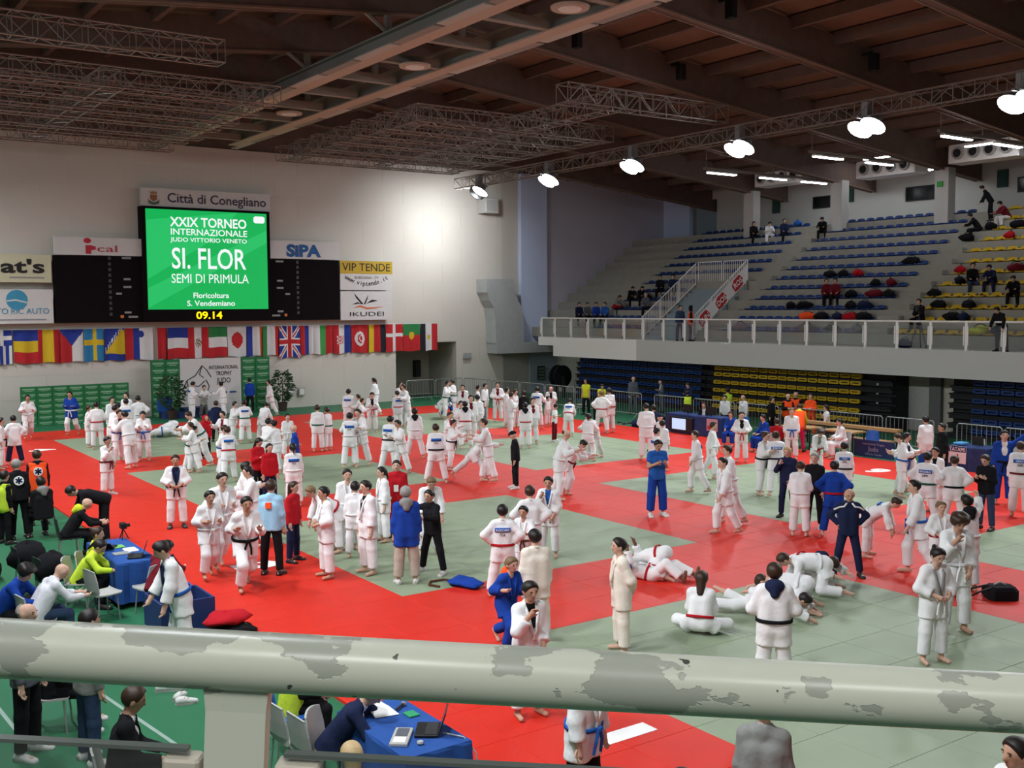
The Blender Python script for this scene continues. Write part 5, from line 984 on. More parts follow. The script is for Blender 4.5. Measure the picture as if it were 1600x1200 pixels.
    def put(name, prims, mt, k=.03, cuts=(), planes=(), more=None, vx=None):
        V, Q = surf(prims, vx or vox, k*s, cuts, planes)
        if more:
            for v2, q2 in more: Q = np.vstack([Q, q2+len(V)]) if len(Q) else q2+len(V); V = np.vstack([V, v2])
        if len(Q) == 0: return None
        return inst(name, np_mesh(name, V-off, Q, mt), e)
    more = []
    if scale_px > 55:
        for sg in (1, -1):
            q = pt[sg]; d = q['fa']; sv = np.cross(d, f_+.01); sv = nrm(sv) if np.linalg.norm(sv) > .2 else nrm(np.cross(d, u)); cu = nrm(np.cross(sv, d)); cu = cu if cu@(-r_*sg+f_*.3) > 0 else -cu
            for j, (o_, ln_) in enumerate(((-.027, .062), (-.009, .076), (.009, .082), (.026, .072))):
                b0 = q['H']+sv*o_*s; more.append(tube_np([b0-d*.01, b0+d*ln_*.5*s+cu*.008*s, b0+d*ln_*.85*s+cu*.032*s], [.0105*s, .0095*s, .008*s], 6))
            b0 = q['W']+d*.03*s+sv*.030*s; more.append(tube_np([b0, b0+sv*.026*s+d*.028*s, b0+sv*.032*s+d*.06*s+cu*.012*s], [.012*s, .011*s, .008*s], 6))
    bo = put('body', body, SKIN[skin], .035, more=more)
    # hair / headgear
    hk, hc = hair[0], hair[1]
    if hk != 'x':
        hm = HAIRM[hc] if hk not in 'ch' else cloth(hc)
        hp_ = [(Hd+hu*.028*hs-hf*.016*hs, Hd+hu*.042*hs+hf*.012*hs, .104*hs, .100*hs, 0)]; pl = [(Hd+hf*.052*hs+hu*.03*hs, nrm(hf*.88-hu*.48))]
        if hk == 'l': hp_ += [(Hd-hf*.04*hs, Hd-hf*.075*hs-hu*.22*hs, .085*hs, .062*hs, 0)]
        if hk == 'p': hp_ += [(Hd-hf*.10*hs+hu*.02*hs, Hd-hf*.14*hs-hu*.14*hs, .035*hs, .022*hs, 0)]
        if hk == 'n': hp_ += [(Hd-hf*.10*hs+hu*.085*hs, Hd-hf*.115*hs+hu*.085*hs, .042*hs, .04*hs, 0)]
        if hk == 'q':
            hp_ = [(Hd+hu*.045*hs+(hr*math.cos(a)+hf*math.sin(a))*.055*hs, Hd+hu*.075*hs+(hr*math.cos(a)+hf*math.sin(a))*.07*hs, .085*hs, .075*hs, 0) for a in np.linspace(0, 6.28, 7)[:-1]]; pl = [(Hd+hf*.085*hs+hu*.05*hs, nrm(hf*.85-hu*.5))]
        if hk == 's': pass
        if hk == 'b': pl = [(Hd+hu*.01*hs, -hu), (Hd-hf*.02*hs, nrm(hf*.9+hu*.45))]
        if hk == 'h': hp_ = [(Hd+hu*.02*hs-hf*.02*hs, N_, .118*hs, .09*hs, 0)]; pl = [(Hd+hf*.06*hs, hf)]
        if hk == 'c': hp_ += [(Hd+hu*.05*hs+hf*.06*hs, Hd+hu*.045*hs+hf*.13*hs, .045*hs, .03*hs, 0)]; pl = [(Hd+hu*.035*hs, -hu)]
        put({'c': 'cap', 'h': 'hood'}.get(hk, 'hair'), hp_, hm, .03, planes=pl, vx=min(vox, .028))
    if scale_px > 50:
        EM = Matrix([list(hr), list(hf), list(hu)]).transposed().to_euler()
        for sg in (1, -1):
            c_ = Hd+hr*sg*.034*hs+hf*.090*hs+hu*.014*hs-off; inst('eye', EYE, e, c_, EM, (.012*hs, .008*hs, .006*hs)); c_ = Hd+hr*sg*.034*hs+hf*.094*hs+hu*.034*hs-off; inst('eyebrow', BROW, e, c_, EM, (.016*hs, .006*hs, .0035*hs))
        inst('mouth', LIPS, e, Hd+hf*.092*hs-hu*.052*hs-off, EM, (.022*hs, .008*hs, .006*hs))
    # trousers
    loose = typ == 'gi' or tc in 'wcp'; tr = []
    ad(tr, pt[1]['J'], pt[-1]['J'], .100, .100)
    ad(tr, C_+u*.04*s, C_, .095, .105)
    for sg in (1, -1):
        q = pt[sg]; w0, w1, w2 = (.104, .094, .090) if loose else (.096, .076, .066); ad(tr, q['J'], q['K'], w0, w1); ad(tr, q['K'], q['K']+q['sh']*.405*s*(.86 if loose else .95), w1, w2, 1)
    if tc != 'x': put('trousers', tr, cloth(tc), .03)
    # upper garment
    under = next((x_[1] for x_ in ex if x_[0] == 'U'), None); jk = []
    vcut = [(N_+f_*.085*s+u*.03*s, C_+u*.14*s+f_*.19*s, .062*s, .03*s), (N_+f_*.03*s+u*.06*s, N_+f_*.1*s-u*.02*s, .07*s, .05*s)]
    if under: vcut = [(N_+f_*.095*s+u*.03*s, C_+u*.10*s+f_*.20*s, .085*s, .070*s), vcut[1]]
    if typ == 'gi':
        torso(jk, .032, -.03)
        for sg in (1, -1):
            q = pt[sg]; ad(jk, q['S'], q['E'], .068, .072); ad(jk, q['E'], q['E']+q['fa']*.245*s*.80, .070, .080, 1); dn = nrm(q['th']*.75-u*.25); ad(jk, q['J']+u*.05*s, q['J']+dn*.225*s, .116, .130, 1)
        put('jacket', jk, cloth(jc), .05, cuts=vcut)
    elif typ in ('jk', 'su'):
        torso(jk, .027, -.10, 1)
        for sg in (1, -1): q = pt[sg]; ad(jk, q['S'], q['E'], .064, .060); ad(jk, q['E'], q['E']+q['fa']*.245*s*.95, .060, .050, 1)
        if typ == 'jk': ad(jk, N_-u*.03*s, N_+u*.035*s, .08, .07, 1)
        else:
            for sg in (1, -1): q = pt[sg]; dn = nrm(q['th']*.6-u*.4); ad(jk, q['J']+u*.06*s, q['J']+dn*.1*s, .12, .125, 1)
        put('jacket', jk, cloth(jc), .04, cuts=vcut if typ == 'su' else ())
    elif typ == 'ts':
        torso(jk, .02, -.10, 1); ad(jk, N_-u*.04*s, N_, .07, .062, 1)
        for sg in (1, -1): q = pt[sg]; ad(jk, q['S'], q['S']+q['ua']*.17*s, .068, .068, 1)
        put('shirt', jk, cloth(jc), .04)
    elif typ == 'sh':
        torso(jk, .022, -.10, 1); ad(jk, N_-u*.04*s, N_+u*.02*s, .068, .06, 1)
        for sg in (1, -1): q = pt[sg]; ad(jk, q['S'], q['E'], .066, .058); ad(jk, q['E'], q['E']+q['fa']*.2*s, .058, .05, 1)
        put('shirt', jk, cloth(jc), .04)
    if under:
        ud = []; torso(ud, .011, .0); ad(ud, N_-u*.04*s, N_+u*.015*s, .064, .06, 1); put('undershirt', ud, cloth(under), .03)
    # belt
    if bc != '-':
        wc = C_+u*.085*s; rx, ry = (.070*wdt+.149)*s, (.100*wdt+.068)*s; V = []; Q = []; nb = 24
        for i in range(nb):
            a = 2*math.pi*i/nb; d = r_*math.cos(a)*rx+f_*math.sin(a)*ry
            for zz, k_ in ((-.022, 1.0), (-.022, 1.07), (.022, 1.07), (.022, 1.0)): V.append(wc+d*k_+u*zz*s-off)
        for i in range(nb):
            for k_ in range(4): a, b = i*4, ((i+1) % nb)*4; Q.append((a+k_, b+k_, b+(k_+1) % 4, a+(k_+1) % 4))
        b_ = inst('belt', np_mesh('belt', V, Q, cloth(bc), False), e)
        if scale_px > 30:
            mb = MB(); kn = wc+f_*(ry+.022*s)-off
            for sg in (1, -1): mb.tube([Vector(kn+r_*sg*.01*s), Vector(kn+r_*sg*.05*s+f_*.01*s-u*.11*s), Vector(kn+r_*sg*.06*s-u*.24*s)], [.02*s, .018*s, .016*s], 5, cloth(bc))
            mb.tube([Vector(kn-r_*.035*s), Vector(kn+r_*.035*s)], .028*s, 6, cloth(bc)); mb.build('belt_knot', None, b_)
    # lapels
    lap = next((x_[1] for x_ in ex if x_[0] == 'C'), None)
    if typ == 'gi' and (lap or scale_px > 70):
        mb = MB()
        for sg in (1, -1):
            ps = [N_-f_*.075*s+u*.02*s, N_+r_*sg*.075*s+u*.015*s, N_+r_*sg*.075*s+f_*.105*s-u*.09*s, C_+u*.24*s+r_*sg*.035*s+f_*.150*s, C_+u*.10*s-r_*sg*.02*s+f_*.160*s]; mb.tube([Vector(q_-off) for q_ in ps], [.02*s]*5, 6, cloth(lap or jc))
        mb.build('lapel', None, e, smooth=True)
    if 'V' in ''.join(x_[0] for x_ in ex):
        vc = next(x_[1] for x_ in ex if x_[0] == 'V'); vv = []; torso(vv, .042, -.05); put('safety_vest', vv, cloth(vc), .04, planes=[(N_-u*.0*s, u)])
    if 'K' in ''.join(x_[0] for x_ in ex):
        kc = next(x_[1] for x_ in ex if x_[0] == 'K'); hd_ = []; ad(hd_, N_-f_*.06*s+r_*.05*s, N_-f_*.06*s-r_*.05*s, .075, .075); ad(hd_, N_-f_*.09*s, N_-f_*.12*s-u*.09*s, .085, .06); put('hood', hd_, cloth(kc), .04)
    # back patch with lettering, wrapped round the back
    pa = next((x_[1:] for x_ in ex if x_[0] == 'P'), None)
    if pa is not None:
        cc = C_+u*.365*s; ry = (.102*wdt+.049)*s
        def wrap(x, z, o_): return cc+r_*x-f_*(ry-1.1*x*x/s+o_)+u*z-off
        V = []; Q = []; nn = 10
        for i in range(nn+1):
            x = (-.5+i/nn)*.29*s
            for zz, o_ in ((-.038*s, -.03), (-.038*s, .006), (.038*s, .006), (.038*s, -.03)): V.append(wrap(x, zz, o_))
        for i in range(nn):
            for k_ in range(3): Q.append((i*4+k_, (i+1)*4+k_, (i+1)*4+k_+1, i*4+k_+1))
        bp_ = inst('name_patch', np_mesh('name_patch', V, Q, cloth('b'), False), e)
        def btext(txt, zc, hgt, mt, o_, maxw):
            me = text_mesh(txt, mt, .01); me = me.copy(); xs = [v.co.x for v in me.vertices]; sx = min(hgt/.7, maxw/(max(xs)-min(xs)))
            for v in me.vertices: q_ = wrap(v.co.x*sx, zc+v.co.y*hgt/.7, o_+v.co.z*.2); v.co = q_
            inst('lettering', me, bp_)
        if scale_px > 40:
            nm, ct = (pa.split('/')+[''])[:2]
            if nm: btext(nm, -.022*s, .042*s, M_PAPER, .009, .25*s)
            if ct: btext(ct, -.115*s, .05*s, cloth('n'), .004, .16*s)
    em = next((x_ for x_ in ex if x_ == 'STAR'), None)
    if em:
        c0 = C_+u*.33*s-f_*.165*s-off; mb = MB(); ring = [Vector(c0+r_*math.cos(a)*.10*s+u*math.sin(a)*.10*s) for a in np.linspace(0, 6.283, 17)[:-1]]; ring2 = [q_+Vector(f_*.04) for q_ in ring]; mb.add(ring+ring2, [tuple(range(16)), tuple(range(31, 15, -1))]+[(i, (i+1) % 16, 16+(i+1) % 16, 16+i) for i in range(16)], M_PAPER); eb = mb.build('emblem_disc', None, e)
        mb = MB()
        for a in (0, math.pi/3, 2*math.pi/3):
            d = Vector(r_*math.sin(a)+u*math.cos(a))*.075*s; q_ = Vector(r_*math.cos(a)-u*math.sin(a))*.018*s; c1 = Vector(c0-f_*.004); c2 = Vector(c0+f_*.004); mb.add([c1-d-q_, c1+d-q_, c1+d+q_, c1-d+q_, c2-d-q_, c2+d-q_, c2+d+q_, c2-d+q_], [(0, 1, 2, 3), (7, 6, 5, 4), (0, 4, 5, 1), (1, 5, 6, 2), (2, 6, 7, 3), (3, 7, 4, 0)], cloth('n'))
        mb.build('emblem_star', None, eb)
    if 'BADGE' in ex:
        c0 = C_+u*.20*s+f_*.165*s-off; mb = MB(); q1, q2 = Vector(r_)*.05*s, Vector(u)*.07*s; a_, b_ = Vector(c0), Vector(c0-f_*.06); mb.add([a_-q1-q2, a_+q1-q2, a_+q1+q2, a_-q1+q2, b_-q1-q2, b_+q1-q2, b_+q1+q2, b_-q1+q2], [(0, 1, 2, 3), (7, 6, 5, 4), (0, 4, 5, 1), (1, 5, 6, 2), (2, 6, 7, 3), (3, 7, 4, 0)], M_PAPER); mb.build('badge', None, e)
    if 'BACKLOGO' in ex:
        c0 = C_+u*.36*s-f_*.155*s-off; mb = MB(); q1, q2 = Vector(r_)*.05*s, Vector(u)*.05*s; a_, b_ = Vector(c0), Vector(c0+f_*.06); mb.add([a_-q1-q2, a_+q1-q2, a_+q1+q2, a_-q1+q2, b_-q1-q2, b_+q1-q2, b_+q1+q2, b_-q1+q2], [(3, 2, 1, 0), (4, 5, 6, 7), (1, 5, 4, 0), (2, 6, 5, 1), (3, 7, 6, 2), (0, 4, 7, 3)], cloth('o')); mb.build('back_print', None, e)
    if 'TRIM' in ex:
        mb = MB()
        for sg in (1, -1): mb.tube([Vector(v-off) for v in (N_+r_*sg*.045*s+f_*.07*s-u*.0*s, N_+r_*sg*.10*s+f_*.085*s-u*.07*s, pt[sg]['S']+r_*sg*.02*s+f_*.062*s-u*.01*s, pt[sg]['S']+pt[sg]['ua']*.10*s+r_*sg*.05*s+f_*.045*s)], .018*s, 6, cloth('w'))
        mb.build('shoulder_trim', None, e, smooth=True)
    # footwear
    fw = next((x_[1] for x_ in ex if x_[0] == 'F'), None) or (None if typ == 'gi' else 'k')
    if fw and not p['rot']:
        for sg in (1, -1):
            q = pt[sg]; d = nrm([q['fd'][0], q['fd'][1], q['fd'][2]]); c = (q['he']+q['to'])/2-off; rot = Vector(d).to_track_quat('X', 'Z').to_euler(); o = inst('shoe', SHW if fw == 'w' else SHK, e, c+np.array([0, 0, -.045*s]), rot, (1.05*s, 1.15*s, 1.25*s))
    return e
def look(pos, ang):
    a = math.atan2(pos[0], pos[1]); t = math.radians(ang); tc = (-math.sin(a), -math.cos(a)); rt_ = (math.cos(a), -math.sin(a)); d = (math.cos(t)*tc[0]+math.sin(t)*rt_[0], math.cos(t)*tc[1]+math.sin(t)*rt_[1]); return math.atan2(-d[0], d[1])
def on_floor(pos): return 0.0 if 5.7 < pos.x < 29 and 2.7 < pos.y < 46.2 else -.04
MATG = 'people on the hall floor'
def J(fx, fy, top, ang, pose, kit, hair, label, skin=0, seat=None, **kw):
    """fx,fy: floor contact as seen in the photo; top: head-top row (px) or body height in m; ang: 0 faces camera, 90 faces right, 180 away, 270 left"""
    pos = at(fx, fy, 0)
    if on_floor(pos) < 0: pos = at(fx, fy, -.04)
    dep = proj(pos)[2]
    if top < 3: h = top
    else:
        h = 1.7
        for _ in range(12):
            py = proj((pos.x, pos.y, pos.z+h))[1]; h += (py-top)*dep/F*.98
        h = min(1.95, max(1.1, h))
        pz = pose if isinstance(pose, str) else pose[0]
        h *= {'jog': 1.04, 'run': 1.06, 'walk': 1.02, 'lean': 1.08, 'grip': 1.03, 'gripbend': 1.12}.get(pz, 1.0)
        h = min(1.95, h)
    person(pos, look(pos, ang), h, pose, kit, hair, label, MATG, F/dep, seat, skin, kw)
    if 'ch' in kw: chair(pos, look(pos, ang), M_DARKMET if kw['ch'].startswith('dark') else M_GREYP, kw['ch'])
def U(px, i, ang, pose, kit, hair, label, h=1.7, dx=0.0, dz=0.0, skin=0):
    x, z = row(i); q = on_x(px, 430, x); pos = Vector((x+dx, q.y, z+dz)); sit = pose.startswith('sit') if isinstance(pose, str) else pose[0].startswith('sit')
    person(pos, look(pos, ang), h, pose, kit, hair, label, 'spectators in the upper stand', F/proj(pos)[2], 0.03 if sit else None, skin)
# ---- far left, in front of the low green banner
J(2, 733, 652, 80, 'stand', 'gi w w k', 'sk', 'judoka in white gi cut by the left picture edge')
J(24, 726, 648, 195, 'hips', 'gi w n -', 'sk', 'person in white jacket and black trousers seen from behind at left edge')
J(44, 687, 618, 8, 'jog', 'gi w w w', 'sk', 'judoka in white jogging before the low green banner', 1)
J(115, 681, 612, 340, 'jog', 'gi p w w', 'sk', 'jogger in blue jacket and white trousers before the green banner', 1)
J(139, 699, 633, 75, 'stand', 'gi w w w', 'sb', 'small judoka in white beside the red belted back')
J(153, 702, 627, 185, 'belt', 'gi w w r', 'sk', 'judoka seen from behind with red belt, left of the cluster')
J(176, 691, 619, 30, 'stand', 'gi w w w', 'sk', 'judoka in white at the rear left of the left cluster')
J(174, 712, 634, 120, 'grip', 'gi w w w', 'sk', 'judoka in white gripping at the left of the left cluster')
J(200, 681, 612, 330, 'stand', 'gi w w w', 'sk', 'rearmost judoka of the left cluster in white')
J(199, 695, 622, 185, 'stand', 'gi w w w P', 'sk', 'judoka from behind with blue patch in the left cluster')
J(188, 703, 628, 250, 'stand', 'gi w w w', 'sk', 'judoka with black hair in the middle of the left cluster')
J(218, 688, 617, 190, 'hips', 'gi w w w', 'sk', 'broad judoka in white seen from behind right in the left cluster')
J(184, 722, 640, 30, 'grip', 'gi w w b Um', 'sk', 'judoka with blue belt and maroon collar in front of the left cluster')
J(207, 732, 642, 215, ('grip', dict(lean=16)), 'gi w w w', 'sk', 'judoka from behind leaning into a grip in front of the left cluster')
J(226, 720, 640, 350, 'phone', 'gi w w b', 'sk', 'judoka facing camera with blue belt looking down, right of the cluster')
J(250, 683, 1.7, 90, 'prone', 'gi w w b', 'sk', 'judoka in white lying in ground fighting, left one')
J(272, 680, 1.7, 300, 'turtle', 'gi w w w', 'sk', 'judoka in white crouching over the lying one')
J(292, 738, 666, 85, ('grip', dict(lean=18)), 'gi w w g', 'sk', 'boy with green belt pushing to the right')
J(309, 738, 660, 270, 'grip', 'gi w w w', 'sb', 'judoka in white facing the green belted boy')
J(168, 773, 681, 45, 'mouth', 'gi w w m Fw', 'sk', 'judoka with maroon belt walking alone on the left red mat', 1)
J(277, 824, 709, 2, 'belt', 'gi w w k Un Cn Fk', 'sk', 'large judoka with navy lapel and black belt facing camera', 1, w=1.15)
J(300, 656, 595, 110, 'phone', 'gi w w w P', 'sk', 'judoka in white side-on in front of the trophy banner')
J(318, 652, 602, 20, 'grip', 'gi w e w', 'sb', 'judoka with outstretched arm in front of mountain drawing')
J(352, 653, 597, 240, 'grip', 'gi w w w', 'nk', 'girl judoka in white with bun in front of trophy banner')
J(391, 645, 590, 180, 'stand', 'jk p k -', 'sk', 'person in blue jacket and black trousers by right green banner')
J(426, 650, 593, 285, 'walk', 'gi w w w', 'sk', 'judoka in white walking left beside the right potted tree')
J(339, 690, 626, 180, 'stand', 'jk n k -', 'sb', 'person in dark navy jacket behind the stooping judoka')
J(362, 690, 628, 60, 'grip', 'gi w w w', 'sk', 'judoka in white gripping the one with green belt and patch')
J(384, 693, 626, 188, 'grip', 'gi w w g P', 'sk', 'judoka from behind with blue patch and dark green belt', 1)
J(322, 727, 642, 285, ('gripbend', dict(lean=30)), 'gi w w g', 'sb', 'judoka with green belt stooping to the left')
J(322, 716, 648, 30, 'stand', 'jk r k -', 'hr', 'person in red hood half hidden behind the stooping judoka')
J(355, 717, 642, 320, 'grip', 'gi w w w Um', 'sk', 'judoka with maroon undershirt between gripping pairs')
J(410, 690, 630, 150, 'lean', 'gi w w w', 'sk', 'judoka in white bowing forward beside red mat stripe')
J(415, 736, 655, 140, 'grip', 'gi w w w', 'sk', 'judoka with black hair embracing the girl with bun')
J(437, 740, 658, 235, 'grip', 'gi w w w', 'nk', 'girl judoka with hair bun seen from behind gripping her partner')
J(450, 715, 646, 15, 'stand', 'gi w w w', 'sk', 'judoka in white standing behind the man in blue tracksuit')
J(463, 752, 662, 270, 'stand', 'jk p k -', 'xk', 'bald man in blue tracksuit jacket')
J(460, 792, 692, 186, ('stand', {}), 'gi w w w P/ITA', 'pk', 'girl judoka with ponytail and blue patch seen from behind', 0, fem=1)
J(343, 746, 665, 70, 'grip', 'gi w w b', 'sb', 'judoka facing the red belted back with patch')
J(359, 754, 668, 190, 'grip', 'gi w w r P/ITA', 'sb', 'judoka from behind with blue patch and red belt reaching left')
J(403, 780, 682, 45, 'phone', 'jk r k -', 'lk', 'woman in red sweater beside girl in red and navy', fem=1)
J(422, 788, 692, 20, 'stand', 'jk r n - Fk', 'lk', 'girl in red and navy tracksuit beside the woman in red', fem=1)
J(497, 706, 632, 185, 'stand', 'gi w w g', 'sb', 'judoka from behind with green belt standing with a friend')
J(513, 704, 636, 230, 'stand', 'gi w w g', 'sb', 'slimmer judoka standing right beside the green belted back')
# ---- centre far
J(545, 674, 607, 160, 'stand', 'gi w w w P', 'sk', 'judoka with blue patch at the rear before the cream wall')
J(560, 682, 623, 80, 'grip', 'gi w w w', 'sb', 'small judoka gripping next to the woman with red belt')
J(567, 674, 617, 260, 'grip', 'gi w w w', 'sb', 'small judoka behind the gripping boy in centre')
J(582, 676, 611, 5, 'phone', 'gi w w r Uk', 'sb', 'woman judoka with black shirt and red belt facing camera', fem=1)
J(590, 650, 590, 250, 'walk', 'gi w w w', 'pk', 'girl judoka with long dark ponytail by the cream wall')
J(547, 732, 646, 175, 'grip', 'gi w w w P/ITA', 'sk', 'judoka from behind with patch gripping a facing partner, left centre')
J(566, 728, 638, 330, 'grip', 'gi w w w', 'sk', 'judoka facing camera gripping the patched back, left centre')
J(606, 740, 651, 150, 'grip', 'gi w w k P/ITA', 'sk', 'judoka with patch and black belt gripping to the right')
J(631, 740, 656, 300, 'grip', 'gi w w w', 'sk', 'judoka facing left held by the one with black belt', 1)
J(649, 717, 636, 182, 'wide', 'gi w w w Kk', 'sk', 'judoka from behind with black hood walking away')
J(622, 670, 610, 200, 'stand', 'gi v w r P', 'sb', 'judoka from behind with lilac tinted jacket and blue patch')
J(628, 665, 604, 170, 'grip', 'gi w w w', 'sk', 'judoka in white at rear reaching to the right')
J(638, 668, 600, 300, 'grip', 'gi w w w', 'sb', 'judoka in white facing left before the dark doorway')
J(626, 655, 596, 30, 'stand', 'gi w w w', 'sb', 'judoka partly hidden at the left edge of the doorway')
J(694, 655, 595, 60, 'grip', 'gi w w g', 'sk', 'judoka before the doorway stretching an arm right, left one')
J(709, 652, 592, 250, 'belt', 'gi w w g', 'sb', 'judoka before the doorway with green belt, right one')
J(724, 662, 600, 350, 'stand', 'gi w w w Um', 'sk', 'judoka with maroon shirt right of the doorway')
J(746, 664, 601, 90, 'stand', 'gi w w w Um', 'sk', 'judoka with maroon collar side-on behind the kid in vest')
J(757, 659, 598, 60, 'stand', 'gi w w w', 'sk', 'judoka in white by the barrier right of the doorway')
J(685, 654, 1.45, 60, 'crouch', 'gi w w k', 'sb', 'child in white crouching beside the one in blue')
J(699, 654, 1.5, 190, 'crouch', 'gi p p g', 'sb', 'child in blue gi crouching with green belt')
J(736, 688, 616, 10, 'stand', 'gi w w w Um', 'sk', 'judoka with maroon undershirt behind the red belted back')
J(747, 686, 616, 200, 'stand', 'gi w w w', 'sk', 'judoka in white behind the kid in grey vest')
J(754, 683, 626, 60, 'stand', 'jk m k - Va', 'sk', 'child in grey vest with maroon sleeves')
J(718, 696, 626, 20, 'grip', 'gi w w w Uk', 'sk', 'judoka gripping the back with black hood and red belt')
J(728, 702, 628, 185, 'grip', 'gi w w r Kk', 'sk', 'judoka from behind with black hood and red belt')
J(698, 716, 644, 45, 'grip', 'gi w w w Ur', 'sb', 'judoka with red collar behind the black belted fighter')
J(702, 734, 656, 60, 'grip', 'gi w w k', 'sk', 'judoka with black belt gripping behind the large patched back')
J(682, 756, 660, 183, 'wide', 'gi w w k P/ITA', 'sb', 'tall judoka from behind with black belt and blue patch in centre', w=1.1)
J(730, 751, 1.66, 95, 'lunge', 'gi w w w', 'sb', 'boy lunging far to the right against his partner')
J(768, 752, 654, 270, 'grip', 'gi w w w', 'sb', 'boy standing upright pushed by the lunging boy')
J(778, 659, 596, 0, 'belt', 'gi w w r Um', 'sk', 'judoka with red belt standing by barrier facing camera')
J(791, 666, 605, 80, 'stand', 'gi w w w', 'sk', 'judoka side-on right of the red belted one by barrier')
J(797, 681, 612, 100, 'mouth', 'gi w w w', 'sb', 'judoka raising a hand to the head in the far group')
J(804, 668, 608, 60, 'stand', 'gi w w w', 'sb', 'judoka half hidden behind the one with raised hand')
J(819, 672, 610, 180, 'stand', 'jk k k -', 'sk', 'person in black among the far group')
J(821, 701, 628, 185, 'stand', 'gi w w r Kk', 'sk', 'judoka from behind with black hood and thin red belt, far right group')
J(832, 694, 620, 20, 'stand', 'gi w w w Um', 'sk', 'judoka with open jacket and maroon shirt beside the hooded back')
J(838, 670, 605, 165, 'grip', 'gi w w w P/ITA', 'sk', 'judoka from behind with blue patch in the far right group')
J(861, 663, 602, 0, 'phone', 'gi w w w Uk', 'xk', 'bald man with black scarf before the grey blue wall')
J(855, 666, 619, 60, 'stand', 'gi w w w', 'sk', 'child judoka turning right behind man in white shirt')
J(866, 690, 630, 70, 'phone', 'ts w m - Fw', 'sk', 'man in white shirt with shoulder bag looking down', 1)
J(888, 682, 624, 170, 'lean', 'gi w w r P/ITA', 'sk', 'judoka from behind with patch and red belt bending')
J(917, 721, 652, 165, ('gripbend', dict(lean=18)), 'gi w w w', 'pk', 'judoka from behind in the wrestling pair on pale green mat')
J(930, 714, 644, 330, 'gripbend', 'gi w w w', 'sk', 'judoka facing camera in the wrestling pair on pale green mat')
J(806, 763, 672, 280, ('stand', dict(hp=14)), 'jk k k - Fw', 'ck', 'person all in black with cap on red mat')
J(868, 780, 670, 80, ('grip', dict(lean=14)), 'gi w w w', 'bk', 'bald man in white gi holding a judoka from behind')
J(883, 771, 684, 75, ('gripbend', dict(hp=30)), 'gi w w m', 'sk', 'judoka with maroon belt bowed forward in the bald man arms')
J(916, 648, 591, 330, 'stand', 'ts y k -', 'sk', 'man in yellow shirt by the barrier', 1)
J(940, 652, 599, 20, 'phone', 'ts y k -', 'lk', 'woman in yellow shirt with dark hair by the barrier', fem=1)
J(940, 678, 609, 180, 'hips', 'gi w w r', 'sd', 'judoka with red belt seen from behind at red mat edge, left of pair')
J(953, 676, 605, 215, 'stand', 'gi w w r', 'sk', 'judoka with red belt seen from behind at red mat edge, right of pair')
J(930, 664, 1.7, 100, 'bend', 'jk k k -', 'sk', 'person in black tracksuit bending down by the barrier')
J(989, 647, 587, 20, 'stand', 'jk a a -', 'bk', 'man in dark grey walking behind the barrier')
J(1034, 645, 593, 290, 'phone', 'su a a - Uw', 'bk', 'man in grey suit behind the barrier')
J(1010, 719, 628, 185, 'phone', 'gi w w w', 'sk', 'judoka in white from behind next to the navy cap')
J(1022, 705, 632, 200, 'stand', 'jk n k -', 'sk', 'person in navy half hidden behind the broad white back')
J(1033, 724, 646, 300, 'stand', 'gi w w w', 'cn', 'judoka with navy cap behind the man in blue shirt')
J(1034, 736, 656, 150, 'stand', 'gi w w w', 'sk', 'judoka with black hair behind the man in blue shirt')
J(1024, 752, 668, 110, 'stand', 'gi w w w P', 'sk', 'judoka with blue patch just behind the man in blue shirt')
J(1026, 806, 683, 20, 'phone', 'ts b p - Fw', 'sk', 'man in blue shirt and blue gi trousers reading a phone', 1)
J(1094, 770, 672, 285, 'walk', 'gi w w w P', 'sb', 'boy in white gi with patch walking left')
J(1106, 747, 658, 80, 'walk', 'gi w w w', 'sb', 'judoka half hidden behind the boy walking left')
J(1158, 722, 642, 5, 'belt', 'gi w w r Uk', 'sk', 'judoka with black undershirt tying a red belt')
J(1146, 818, 694, 290, 'walk', 'gi w w w', 'sb', 'young man in white gi behind the boy walking left on red')
J(1138, 834, 713, 300, 'walk', 'gi w w w', 'sk', 'boy in loose white gi walking on the red stripe')
J(1185, 772, 674, 60, 'grip', 'gi w w k', 'nb', 'girl judoka with black belt gripping an ITA back')
J(1213, 776, 676, 190, 'grip', 'gi w w k PBORGHI/ITA', 'nb', 'judoka from behind with ITA lettering and black belt')
J(1236, 718, 636, 5, 'stand', 'gi w w b', 'sd', 'fair haired judoka with blue belt at red mat edge')
J(1230, 808, 696, 345, 'mouth', 'jk n n - Fk', 'ly', 'blond woman in navy tracksuit with hand at her face', fem=1)
J(1272, 824, 706, 345, 'stand', 'jk k k - Fw', 'sg', 'grey haired man in black tracksuit')
J(1249, 838, 719, 175, 'phone', 'gi w w w', 'sb', 'boy in white gi from behind talking to grey haired man')
J(1302, 838, 718, 178, 'hips', 'gi p p r', 'sk', 'boy in blue gi with red belt seen from behind')
J(1275, 742, 668, 20, 'lean', 'gi w w r Ue', 'qb', 'judoka with grey undershirt and red belt leaning forward')
J(1318, 788, 690, 185, 'stand', 'gi w w k PVIZZI/ITA', 'sk', 'judoka from behind with ITA patch beside the boy in blue gi')
J(1316, 716, 1.7, 290, 'sit', 'gi w w w', 'sk', 'judoka sitting at the wooden table facing left', ch='chair under the judoka sitting at the wooden table')
J(1292, 694, 632, 285, 'mouth', 'ts w e -', 'lb', 'woman in white shirt with long brown hair by the long bench', fem=1)
J(1230, 682, 614, 15, 'cross', 'jk k k - Vo', 'bg', 'bald medic in orange vest, left of the medics')
J(1243, 678, 611, 340, 'stand', 'jk k k - Vo', 'bg', 'medic in orange vest behind the bald one')
